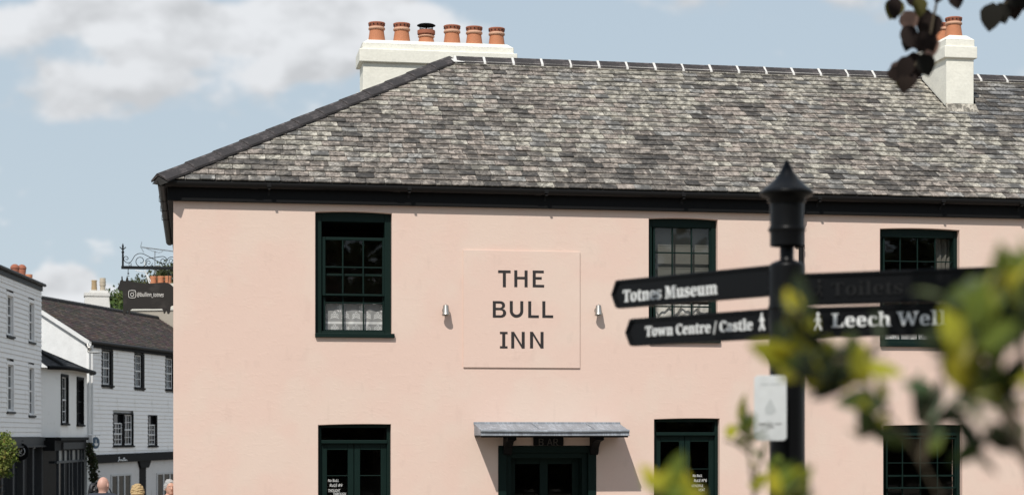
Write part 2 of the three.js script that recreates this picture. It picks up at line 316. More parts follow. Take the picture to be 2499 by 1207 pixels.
// ridge and hip tiles: angled clay tiles bedded in white mortar
function angleTile(len, wing, drop, th) { return poly([[-wing, -drop], [-wing + .004, -drop + th], [-.012, th + .004], [.012, th + .004], [wing - .004, -drop + th], [wing, -drop], [0, -.004]], 0, len, .004); }
{
  const place = (m, a, b, up) => { const z = b.clone().sub(a).normalize(), x = up.clone().cross(z).normalize(), y = z.clone().cross(x); m.setRotationFromMatrix(new THREE.Matrix4().makeBasis(x, y, z)); m.position.copy(a); return m; };
  const L0 = V(CU - .06, EY + .05, EZ + .06), A = V(HU, RY + .075, RZ), n = 12, gT = angleTile(L0.distanceTo(A) / n - .006, .165, .085, .022), dir = A.clone().sub(L0), r = rng(5);
  const up = V(-.45, 1, .45).normalize();
  for (let i = 0; i < n; i++) { const a = L0.clone().addScaledVector(dir, i / n), b = L0.clone().addScaledVector(dir, (i + 1) / n); a.y += .004 * (r() - .5) + .010; b.y -= .004; place(part('hip_tile', gT, M.tile, inn), a, b, up); }
  place(part('hip_bedding', poly([[-.155, -.088], [-.01, -.006], [.01, -.006], [.155, -.088], [.0, -.12]], 0, dir.length() - .02), std([.05, .048, .046], .95), inn), L0.clone().add(V(0, -.012, 0)), A.clone().add(V(0, -.012, 0)), up);
  const step = .487, gR = angleTile(step - .032, .155, .11, .02), gM = angleTile(.034, .162, .12, .026);
  for (let u = HU + .07, i = 0; u < 15.7; u += step, i++) {
    const a = V(u, RY + .075 + .008 * (r() - .5), RZ), b = V(u + step, a.y + .006 * (r() - .5), RZ);
    place(part('ridge_tile', gR, M.tile, inn), a.clone().add(V(.036, 0, 0)), b, V(0, 1, 0));
    place(part('mortar_joint', gM, M.mortar, inn), a.clone(), b, V(0, 1, 0)).rotation.y += .0;
  }
  part('ridge_bedding', box(HU + .05, 15.7, RY - .06, RY - .004, RZ - .15, RZ + .15), M.mortar, inn);
  part('ridge_bedding', quads([[[HU - .02, RY + .085, RZ + .02], [HU + .05, RY - .03, RZ + .20], [HU + .24, RY - .02, RZ + .165], [HU + .12, RY + .07, RZ + .02]]]), M.mortar, inn);
}

// eaves: fascia boards, half-round gutters, brackets
{
  part('fascia', rbox(-.08, LEN, EB, EY - .05, .002, .085), M.black, inn);
  part('fascia', rbox(-.08, -.002, EB + .002, EY - .05, -8.1, .001), M.black, inn);
  part('soffit', box(-.075, LEN, EY - .048, EY - .02, -.02, .19), M.black, inn);
  part('soffit', box(-.14, -.001, EY - .047, EY - .021, -8.1, -.021), M.black, inn);
  const half = (r0, r1, len) => { const s = new THREE.Shape(); s.absarc(0, 0, r0, Math.PI, 2 * Math.PI, false); s.lineTo(r0, .012); s.lineTo(r1, .012); s.absarc(0, 0, r1, 2 * Math.PI, Math.PI, true); s.lineTo(-r1, .012); s.lineTo(-r0, .012); return plain(new THREE.ExtrudeGeometry(s, { depth: len, bevelEnabled: false, curveSegments: 10 })); };
  const front = part('gutter', half(.068, .060, LEN + .21), M.gutter, inn); front.rotation.y = Math.PI / 2; front.position.set(-.21, EY - .012, .158);
  const side = part('gutter', half(.068, .060, 8.2), M.gutter, inn); side.rotation.y = Math.PI; side.position.set(-.152, EY - .014, .225);
  for (const px of [655, 995, 1327, 1660, 1990, 2290, 2480]) {
    const u = IN.see(px, 500)[0];
    part('gutter_bracket', merge([rbox(u - .018, u + .018, EY - .10, EY - .078, .086, .235), rbox(u - .03, u + .03, EY - .062, EY - .002, .222, .233), rbox(u - .016, u + .016, EY - .16, EY - .07, .086, .094)]), M.gutter, inn);
  }
  for (const px of [620, 965, 1307]) { const u = IN.see(px, 480)[0], m = part('gutter_union', half(.076, .066, .09), M.gutter, inn); m.rotation.y = Math.PI / 2; m.position.set(u - .045, EY - .012, .158); }
  for (const z of [-1.5, -2.7, -3.9]) part('gutter_bracket', merge([rbox(-.228, -.002, EY - .088, EY - .080, z - .014, z + .014), rbox(-.228, -.221, EY - .088, EY + .002, z - .014, z + .014)]), M.gutter, inn);
  const du = IN.see(1952, 800)[0];
  const pipe = part('downpipe', merge([rod(V(du, 0.05, .075), V(du, 5.35, .075), .038, .038, 14), tube([V(du, 5.33, .075), V(du, 5.46, .08), V(du, 5.6, .14), V(du, 5.73, .158)], .036, 14, 10)]), M.gutter, inn);
  for (const py of [600, 880, 1160]) { const y = IN.see(1952, py)[1]; part('pipe_clip', merge([rod(V(du, y - .02, .075), V(du, y + .02, .075), .047, .047, 14), rbox(du - .075, du + .075, y - .015, y + .015, .003, .03)]), M.gutter, pipe); }
}

// chimneys
function potGeo(h, r) {
  const b = lathe([[r * 1.06, 0], [r * 1.04, h * .06], [r * .86, h * .60], [r * .87, h * .64]], 22);
  const m = lathe([[r * .87, h * .64], [r * .99, h * .66], [r * 1.01, h * .71], [r * .97, h * .755], [r * .89, h * .79]], 22);
  const t = lathe([[r * .89, h * .79], [r * .93, h * .86], [r * 1.0, h * .93], [r * 1.03, h * .97], [r * .99, h], [r * .84, h], [r * .82, h * .8], [r * .78, h * .2]], 22);
  const holes = []; for (let i = 0; i < 13; i++) { const a = i / 13 * 2 * Math.PI, rr = r * .955; holes.push(plain(new THREE.CylinderGeometry(.0115, .0115, .012, 8).rotateX(Math.PI / 2).translate(0, h * .885, rr).rotateY(a))); }
  const gs = [b, m, t, merge(holes)], g = mergeGeometries(gs, true); return g;
}
const POT = potGeo(.345, .142), POTM = [M.terracotta, M.terraPale, M.terraDark, M.hole];
function addPot(parent, x, y, z, s = 1, turn = 0) { const p = part('chimney_pot', POT, POTM, parent); p.position.set(x, y, z); p.scale.setScalar(s); p.rotation.y = turn; return p; }
function stackGeo(u0, u1, z0, z1, ys, grow = .055) {   // shaft, band, upper stage, sloping top
  const [base, bb, bt, ut, ft] = ys, f = .10;
  const top_ = (a, b) => quads([[[u0, a, z1], [u1, a, z1], [u1 - f, b, z1 - f], [u0 + f, b, z1 - f]], [[u1, a, z1], [u1, a, z0], [u1 - f, b, z0 + f], [u1 - f, b, z1 - f]], [[u0, a, z0], [u0, a, z1], [u0 + f, b, z1 - f], [u0 + f, b, z0 + f]], [[u1, a, z0], [u0, a, z0], [u0 + f, b, z0 + f], [u1 - f, b, z0 + f]], [[u0 + f, b, z1 - f], [u1 - f, b, z1 - f], [u1 - f, b, z0 + f], [u0 + f, b, z0 + f]]]);
  return merge([rbox(u0 + .01, u1 - .01, base, bb + .02, z0 + .01, z1 - .01, .012), rbox(u0 - grow, u1 + grow, bb, bt, z0 - grow, z1 + grow, .014), rbox(u0, u1, bt - .02, ut, z0, z1, .012), top_(ut - .002, ft)]);
}
{
  const zf = -4.55, a = IN.see(884, 120, zf), b = IN.see(1254, 120, zf);
  const yy = (py) => IN.see(890, py, zf)[1];
  const ys = [6.0, yy(151), yy(119), yy(104), yy(93)];
  const ch = part('chimney', stackGeo(a[0], b[0], zf - .62, zf, ys), M.cream, inn); tag(ch, 'long cream chimney stack with six pots');
  part('chimney_base', rbox(a[0] - .10, a[0] + .3, 5.9, IN.see(870, 226, zf)[1], zf - .7, zf + .03), M.cream, ch);
  [919, 980, 1040, 1103, 1157, 1212].forEach((px, i) => {
    const u = IN.see(px, 90, zf - .31)[0];
    const p = addPot(ch, u, ys[4] - .012 - .003 * i, zf - .31, 1 + .02 * Math.sin(i * 7), i * .7);
    if (i === 2) {
      p.scale.set(1, .60, 1);
      const c = V(u, ys[4], zf - .31), rods = [];
      for (let k = 0; k < 14; k++) { const t = k / 14 * 2 * Math.PI; rods.push(rod(V(c.x + .112 * Math.cos(t), c.y + .22, c.z + .112 * Math.sin(t)), V(c.x + .112 * Math.cos(t), c.y + .325, c.z + .112 * Math.sin(t)), .004, .004, 5)); }
      for (const h of [.25, .285]) rods.push(plain(new THREE.TorusGeometry(.112, .003, 5, 24).rotateX(Math.PI / 2).translate(c.x, c.y + h, c.z)));
      part('cowl', merge([...rods, lathe([[.158, .315], [.160, .322], [.13, .338], [.06, .352], [.002, .356]], 24).translate(c.x, c.y, c.z), rod(V(c.x, c.y + .2, c.z), V(c.x, c.y + .36, c.z), .012)]), M.black, ch);
      part('cowl_band', lathe([[.148, .165], [.153, .17], [.153, .228], [.148, .233], [.11, .233]], 24).translate(c.x, c.y, c.z), M.terraDark, ch);
    }
  });
  // the narrow stack that comes up through the front slope near the ridge
  const zr = -2.79, c = IN.see(2310, 120, zr), d = IN.see(2380, 120, zr), y2 = (py) => IN.see(2345, py, zr)[1];
  const h2 = [4.9, y2(142), y2(113), y2(96), y2(83)];
  const ch2 = part('chimney', stackGeo(c[0], d[0], -4.25, zr, h2, .035), M.cream, inn); tag(ch2, 'narrow cream chimney stack near the ridge');
  const mid = (c[0] + d[0]) / 2;
  for (const z of [zr - .28, zr - .74, zr - 1.18]) addPot(ch2, mid, h2[4] - .012, z, 1, z * 3);
  const slopeY = (z) => EY + (EZ - z) * Math.tan(PITCH) + .03;
  part('mortar_fillet', quads([[[c[0] - .03, slopeY(zr + .13), zr + .13], [d[0] + .03, slopeY(zr + .13), zr + .13], [d[0] + .01, slopeY(zr) + .09, zr + .004], [c[0] - .01, slopeY(zr) + .09, zr + .004]], [[d[0] + .03, slopeY(zr + .13), zr + .13], [d[0] + .01, slopeY(zr), zr], [d[0] + .01, slopeY(zr) + .09, zr + .004]], [[c[0] - .03, slopeY(zr + .13), zr + .13], [c[0] - .01, slopeY(zr) + .09, zr + .004], [c[0] - .01, slopeY(zr), zr]]]), std([.55, .53, .47], .95, { map: slateTex }), ch2);
  part('flashing', merge([quads([[[c[0] - .006, slopeY(zr) - .02, zr], [c[0] - .006, slopeY(zr) + .035, zr], [c[0] - .006, slopeY(-4) + .035, -4], [c[0] - .006, slopeY(-4) - .02, -4]]]), quads([[[d[0] + .012, slopeY(zr) - .02, zr], [d[0] + .012, slopeY(zr) + .16, zr], [d[0] + .012, slopeY(-4) + .05, -4], [d[0] + .012, slopeY(-4) - .02, -4]]])]), M.black, ch2);
}

// windows
function sash(win, u0, u1, y0, y1, z, cols, rows, o = {}) {
  const st = o.stile ?? .045, bw = o.bar ?? .021, rail = o.rail ?? .05, topRail = o.topRail ?? .05, mat = M.green, r = rng(Math.round((u0 + y0 + z) * 977));
  part('sash', merge([rbox(u0, u0 + st, y0, y1, z - .02, z + .02), rbox(u1 - st, u1, y0, y1, z - .02, z + .02), rbox(u0 + st, u1 - st, y0, y0 + rail, z - .019, z + .019), rbox(u0 + st, u1 - st, y1 - topRail, y1, z - .019, z + .019)]), mat, win);
  const xs = [u0 + st, ...cols, u1 - st], yl = [y0 + rail, ...rows, y1 - topRail];
  for (const c of cols) part('glazing_bar', rbox(c - bw / 2, c + bw / 2, y0 + rail, y1 - topRail, z - .015, z + .016, .005), mat, win);
  for (const y of rows) part('glazing_bar', rbox(u0 + st, u1 - st, y - bw / 2, y + bw / 2, z - .014, z + .015, .005), mat, win);
  for (let i = 0; i + 1 < xs.length; i++) for (let j = 0; j + 1 < yl.length; j++) {
    const p = part('pane', plain(new THREE.PlaneGeometry(xs[i + 1] - xs[i], yl[j + 1] - yl[j])), M.glass, win);
    p.position.set((xs[i] + xs[i + 1]) / 2, (yl[j] + yl[j + 1]) / 2, z - .004); p.rotation.set((r() - .5) * .012, (r() - .5) * .012, 0);
  }
}
const U = (px, py = 700, z = -.13) => IN.see(px, py, z)[0], Yp = (px, py, z = -.13) => IN.see(px, py, z)[1];
function frame(r, o = {}) {
  const j = o.jamb ?? .085, h = o.head ?? .10, z0 = -.26, z1 = o.front ?? -.092;
  const w = part('window', merge([rbox(r.u0 - .004, r.u0 + j, r.y0 - .004, r.y1 + .03, z0, z1), rbox(r.u1 - j, r.u1 + .004, r.y0 - .004, r.y1 + .03, z0, z1), rbox(r.u0 + j, r.u1 - j, r.y1 - h, r.y1 + .028, z0, z1 - .001), rbox(r.u0 + j, r.u1 - j, r.y0 - .003, r.y0 + .035, z0, z1 - .002)]), M.green, inn);
  if (o.sill) part('sill', rbox(r.u0 - .005, r.u1 + .035, r.y0 - .062, r.y0 - .001, -.20, .052, .008), M.green, w);
  return w;
}
{
  let w = frame(OP.w1, { sill: true, jamb: .095, head: .12 }); tag(w, 'upper window with its top sash let down over a lace half curtain');
  const px = 862;
  sash(w, U(786), U(940), Yp(px, 722), Yp(px, 579), -.135, [U(836), U(886)], [Yp(px, 652)], { topRail: .045, rail: .03 });
  sash(w, U(786, 700, -.19), U(940, 700, -.19), Yp(px, 813, -.19), Yp(px, 668, -.19), -.19, [U(836.5, 700, -.19), U(886.5, 700, -.19)], [Yp(px, 739, -.19)], { topRail: .035, rail: .05 });
  w = frame(OP.w2, { sill: true, jamb: .07, head: .11 }); tag(w, 'upper window with a grey blind drawn half down');
  const p2 = 1665;
  sash(w, U(1594), U(1736), Yp(p2, 690), Yp(p2, 552), -.135, [U(1641), U(1688)], [Yp(p2, 617)], { stile: .03, topRail: .03, rail: .03 });
  sash(w, U(1594, 700, -.19), U(1736, 700, -.19), Yp(p2, 820, -.19), Yp(p2, 682, -.19), -.19, [U(1641, 700, -.19), U(1688, 700, -.19)], [Yp(p2, 748, -.19)], { stile: .03, topRail: .03 });
  w = frame(OP.w3, { sill: true, jamb: .055, head: .11 }); tag(w, 'upper four-pane-wide window mirroring dark trees');
  const p3 = 2245;
  sash(w, U(2155), U(2331), Yp(p3, 702), Yp(p3, 575), -.135, [U(2197.5), U(2240), U(2283)], [Yp(p3, 638)], { stile: .03, topRail: .03, rail: .03, bar: .016 });
  sash(w, U(2155, 700, -.19), U(2331, 700, -.19), Yp(p3, 836, -.19), Yp(p3, 694, -.19), -.19, [U(2197.5, 700, -.19), U(2240, 700, -.19), U(2283, 700, -.19)], [Yp(p3, 764, -.19)], { stile: .03, topRail: .03, bar: .016 });
  // ground floor: pairs of casements below a transom
  for (const [k, c, tr, L0, L1, R0, R1, m, bar, lab] of [['l1', 864, 1073, 784, 852, 877, 945, 864, 1160, 'lower casement window lettered with rule number nine'], ['l2', 1676, 1054, 1604, 1670, 1677, 1746, 1674, 1144, 'lower casement window lettered with rule number six']]) {
    const r = OP[k]; w = frame(r, { jamb: .05, head: .05 }); tag(w, lab);
    const yt = Yp(c, tr);
    part('transom', rbox(r.u0 + .05, r.u1 - .05, yt - .05, yt, -.20, -.07), M.green, w);
    const tp = part('pane', plain(new THREE.PlaneGeometry(r.u1 - r.u0 - .1, r.y1 - yt)), M.glass, w); tp.position.set((r.u0 + r.u1) / 2, (r.y1 + yt) / 2, -.16); tp.rotation.x = .004;
    const mid = (r.u0 + r.u1) / 2, st = .075, yb = Yp(c, bar, -.15);
    for (const [a, b] of [[r.u0 + .05, mid - .004], [mid + .004, r.u1 - .05]]) sash(w, a, b, r.y0 + .04, yt - .052, -.15, [], [yb, yb - .36], { stile: k === 'l1' ? .085 : .08, topRail: .09, rail: .1, bar: .014 });
  }
  const r3 = OP.l3; w = frame(r3, { jamb: .05, head: .16 }); tag(w, 'lower four-pane-wide window half hidden by leaves');
  sash(w, U(2163, 1100), U(2335, 1100), Yp(2250, 1192), Yp(2250, 1066), -.135, [U(2203.5, 1100), U(2247, 1100), U(2289, 1100)], [Yp(2250, 1129)], { stile: .025, topRail: .03, rail: .025, bar: .014 });
  sash(w, U(2163, 1100, -.19), U(2335, 1100, -.19), r3.y0 + .035, Yp(2250, 1158, -.19), -.19, [U(2203.5, 1100, -.19), U(2247, 1100, -.19), U(2289, 1100, -.19)], [Yp(2250, 1225, -.19)], { stile: .025, topRail: .03, bar: .014 });
}
// hand lettering on the panes of the casements
{
  const put = (k, lines) => { const w = inn.children.filter((o) => o.name === 'window' && /lettered/.test(o.userData.label))[k]; for (const [t, x0, x1, yb, h] of lines) { const z = -.146, u0 = U(x0, yb, z), u1 = U(x1, yb, z), y = Yp((x0 + x1) / 2, yb, z); part('hand_lettering', lettering(t, fontSans, u0, u1, y, h / 168, z, .003, .12), M.chalk, w); } };
  put(0, [['No BuLL', 800, 826, 1175, 6.5], ['RuLE #9', 804, 834, 1187, 7], ['THOUGHT', 800, 829, 1200, 7], ['THROUGH', 812, 843, 1208, 6.5]]);
  put(1, [['No BuLL', 1691, 1714, 1163, 6.5], ['RuLE N°6', 1694, 1725, 1175, 7], ['MINDFUL', 1688, 1717, 1188, 6.5], ['MEAT', 1705, 1720, 1198, 7]]);
}
// bar door with its lead-covered canopy
{
  const r = OP.door, d = part('door', merge([rbox(r.u0 - .02, r.u0 + .10, .02, r.y1 + .03, -.30, .012), rbox(r.u1 - .10, r.u1 + .02, .02, r.y1 + .03, -.30, .012), rbox(r.u0 + .10, r.u1 - .10, r.y1 - .07, r.y1 + .03, -.30, .011), rbox(r.u0 + .10, r.u0 + .18, .02, r.y1 - .07, -.34, -.06), rbox(r.u1 - .18, r.u1 - .10, .02, r.y1 - .07, -.34, -.06), rbox(r.u0 + .18, r.u1 - .18, r.y1 - .15, r.y1 - .07, -.34, -.06)]), M.green, inn); tag(d, 'dark green bar doorway under the canopy');
  const a = r.u0 + .18, b = r.u1 - .18, m = (a + b) / 2;
  part('door_leaf', merge([rbox(a, a + .1, .03, r.y1 - .15, -.33, -.28), rbox(m - .06, m + .06, .03, r.y1 - .15, -.33, -.28), rbox(b - .1, b, .03, r.y1 - .15, -.33, -.28), rbox(a + .1, m - .06, r.y1 - .24, r.y1 - .15, -.329, -.281), rbox(m + .06, b - .1, r.y1 - .24, r.y1 - .15, -.329, -.281), rbox(a + .1, m - .06, .03, .9, -.325, -.285), rbox(m + .06, b - .1, .03, .9, -.325, -.285)]), M.green, d);
  for (const [x0, x1] of [[a + .1, m - .06], [m + .06, b - .1]]) { const p = part('pane', plain(new THREE.PlaneGeometry(x1 - x0, r.y1 - .24 - .9)), M.glass, d); p.position.set((x0 + x1) / 2, (r.y1 - .24 + .9) / 2, -.305); }
  // canopy
  const c0 = IN.see(1157, 1033)[0], c1 = IN.see(1512, 1033)[0], yb = IN.see(1335, 1033)[1], dep = .62, yf = IN.see(1345, 1050, dep)[1], th = .068;
  const cano = part('canopy', quads([[[c0, yb, .003], [c0, yf, dep], [c1, yf, dep], [c1, yb, .003]], [[c0, yf, dep], [c0, yf - th, dep], [c1, yf - th, dep], [c1, yf, dep]], [[c1, yb, .003], [c1, yf, dep], [c1, yf - th, dep], [c1, yf - th, .003]], [[c0, yb, .003], [c0, yf - th, .003], [c0, yf - th, dep], [c0, yf, dep]]]), M.lead, inn); tag(cano, 'weathered lead sheet canopy over the bar door');
  part('lead_roll', tube([V(c0, yf - .004, dep + .004), V((c0 + c1) / 2, yf - .012, dep + .006), V(c1, yf - .004, dep + .004)], .021, 30, 8), M.lead, cano);
  part('lead_drip', rbox(c0 - .003, c1 + .003, yf - th - .008, yf - th + .012, dep - .02, dep + .012), M.lead, cano);
  for (const px of [1298, 1430]) { const u = IN.see(px, 1040)[0]; part('lead_seam', rod(V(u, yb + .006, .01), V(u + .02, yf + .004, dep), .011, .011, 7), M.lead, cano); }
  part('wall_flashing', rbox(c0 - .01, c1 + .01, yb - .02, yb + .022, .001, .016, .005), M.lead, cano);
  part('soffit_board', box(c0 + .01, c1 - .01, yf - th - .03, yf - th - .002, .004, dep - .03), M.black, cano);
  const yl = yf - th - .032;
  for (const px of [1238, 1449]) { const u = IN.see(px, 1080)[0]; part('canopy_bracket', merge([poly([[0, 0], [.42, 0], [.42, -.03], [.2, -.06], [.09, -.14], [.05, -.23], [0, -.25]], -.055, .11, .006).rotateY(-Math.PI / 2).translate(u, yl, .004)]), M.black, cano); }
  const b0 = IN.see(1301, 1075)[0], b1 = IN.see(1374, 1075)[0];
  const bp = part('name_board', rbox(b0, b1, r.y1 + .032, yl, .004, .05), M.black, cano);
  const z = .052; ['B', 'A', 'R'].forEach((ch, i) => part('letter', lettering(ch, fontSans, IN.see([1313, 1333, 1349][i], 1080)[0], IN.see([1325, 1347, 1361][i], 1080)[0], IN.see(1335, 1087)[1], .105, z, .006), std([.07, .065, .06], .7), cano));
}
// ---------------------------------------------------------------- things on the inn
// a thing whose geometry is given in the inn's axes, set down at an anchor point
function onInn(name, label, category, ax, ay, az, group) { const t = IN.put(thing(name, label, category, group), ax, ay, az); t.userData.rel = undefined; delete t.userData.rel; t.shift = [-ax, -ay, -az]; return t; }
const rel = (t, g) => g.translate(...t.shift);
{ // raised plaster panel with the painted name
  const a = IN.see(1130, 612), b = IN.see(1415, 898), u0 = a[0], u1 = b[0], y1 = IN.see(1272, 612)[1], y0 = IN.see(1275, 897)[1];
  const t = onInn('name_panel', 'square pink plaster name panel with black letters on the inn wall', 'sign', u0, y0, 0);
  part('panel', rel(t, rbox(u0, u1, y0, y1, .002, .022, .004)), M.pink, t);
  // letters as flat painted shapes, a few millimetres thick; w, h in photo pixels
  const S = 7.4, R = (x0, y0_, x1, y1_) => { const s = new THREE.Shape(); s.moveTo(x0, y0_); s.lineTo(x1, y0_); s.lineTo(x1, y1_); s.lineTo(x0, y1_); s.closePath(); return s; };
  const glyph = {
    T: (w, h) => [R(0, h - 6.6, w, h), R((w - S) / 2, 0, (w + S) / 2, h - 6.6)],
    H: (w, h) => [R(0, 0, S, h), R(w - S, 0, w, h), R(S, h * .47, w - S, h * .47 + 6)],
    E: (w, h) => [R(0, 0, S, h), R(S, 0, w, 6.2), R(S, h - 6.2, w - 1, h), R(S, h * .47, w - 6, h * .47 + 6)],
    L: (w, h) => [R(0, 0, S, h), R(S, 0, w, 6.4)],
    I: (w, h) => [R((w - S) / 2, 5.4, (w + S) / 2, h - 5.4), R(0, 0, w, 5.4), R(0, h - 5.4, w, h)],
    N: (w, h) => { const d = new THREE.Shape(); d.moveTo(S, h); d.lineTo(0, h); d.lineTo(0, h - .1); d.lineTo(w - S, 0); d.lineTo(w, 0); d.lineTo(w, .1); d.closePath(); const e = new THREE.Shape([[S - .5, h], [S * .2, h], [w - S + .5, 0], [w - S * .2, 0]].map(([x, y]) => new THREE.Vector2(x, y))); return [R(0, 0, S, h), R(w - S, 0, w, h), e]; },
    U: (w, h) => { const s = new THREE.Shape(), c = w / 2, ro = w / 2, ri = w / 2 - S; s.moveTo(0, h); s.lineTo(0, ro); s.absarc(c, ro, ro, Math.PI, 2 * Math.PI, false); s.lineTo(w, h); s.lineTo(w - S, h); s.lineTo(w - S, ro); s.absarc(c, ro, ri, 2 * Math.PI, Math.PI, true); s.lineTo(S, h); s.closePath(); return [s]; },
    B: (w, h) => { const s = new THREE.Shape(), m = h * .52; s.moveTo(0, 0); s.lineTo(w * .58, 0); s.bezierCurveTo(w * 1.13, 0, w * 1.13, m, w * .70, m + .6); s.bezierCurveTo(w * 1.02, m + 2, w * 1.02, h, w * .54, h); s.lineTo(0, h); s.closePath();
      const p = new THREE.Path(); p.moveTo(S, 6); p.lineTo(S, m - 2.6); p.lineTo(w * .58, m - 2.6); p.bezierCurveTo(w * .84, m - 3, w * .84, 6.3, w * .58, 6); p.closePath();
      const q = new THREE.Path(); q.moveTo(S, m + 3.2); q.lineTo(S, h - 6); q.lineTo(w * .52, h - 6); q.bezierCurveTo(w * .76, h - 6, w * .76, m + 3.4, w * .52, m + 3.2); q.closePath(); s.holes.push(p, q); return [s]; },
  };
  for (const [ch, x0, x1, yt, yb] of [['T', 1215.5, 1246, 659, 700], ['H', 1255, 1287.5, 659, 700], ['E', 1300, 1328, 659.5, 700.5], ['B', 1202.5, 1235, 734, 774.5], ['U', 1244, 1277, 734, 774.5], ['L', 1289, 1315, 734.5, 775], ['L', 1323.5, 1350, 734.5, 775], ['I', 1220, 1238.5, 809, 849.5], ['N', 1247.5, 1280.5, 809, 849.5], ['N', 1293.5, 1326.5, 809, 849.5]]) {
    const k = (IN.see(x1, 750, .022)[0] - IN.see(x0, 750, .022)[0]) / (x1 - x0), kv = (IN.see(x0, yt, .022)[1] - IN.see(x0, yb, .022)[1]) / (yb - yt);
    const g = merge(glyph[ch](x1 - x0, yb - yt).map((s, i) => plain(new THREE.ExtrudeGeometry(s, { depth: .003 + i * .0004, bevelEnabled: false, curveSegments: 10 })).scale(k, kv, 1)));
    const p = IN.see(x0, yb, .022); part('letter', rel(t, g.translate(p[0], p[1], .0222)), M.letter, t);
  }
}
for (const [px, lab] of [[1088, 'small brushed steel wall lamp left of the name panel'], [1461, 'small brushed steel wall lamp right of the name panel']]) {
  const [u, y] = IN.see(px, 757, .09), t = onInn('wall_lamp', lab, 'wall lamp', u, y, 0, 'wall lamps beside the name panel');
  const body = lathe([[.002, .078], [.038, .074], [.040, .066], [.052, -.045], [.060, -.06], [.060, -.072], [.050, -.075], [.046, -.06]], 20).rotateX(-.12).translate(0, 0, .09);
  part('lamp_body', body, M.steel, t);
  part('lamp_glass', plain(new THREE.CircleGeometry(.047, 18).rotateX(Math.PI / 2 - .12).translate(0, -.062, .097)), phy([.05, .05, .05], .1), t);
  part('wall_mount', merge([plain(new THREE.CylinderGeometry(.045, .045, .014, 18).rotateX(Math.PI / 2).translate(0, .005, .009)), rod(V(0, .005, .01), V(0, .005, .06), .016), rod(V(0, .07, .085), V(.002, .098, .08), .005)]), M.steel, t);
}
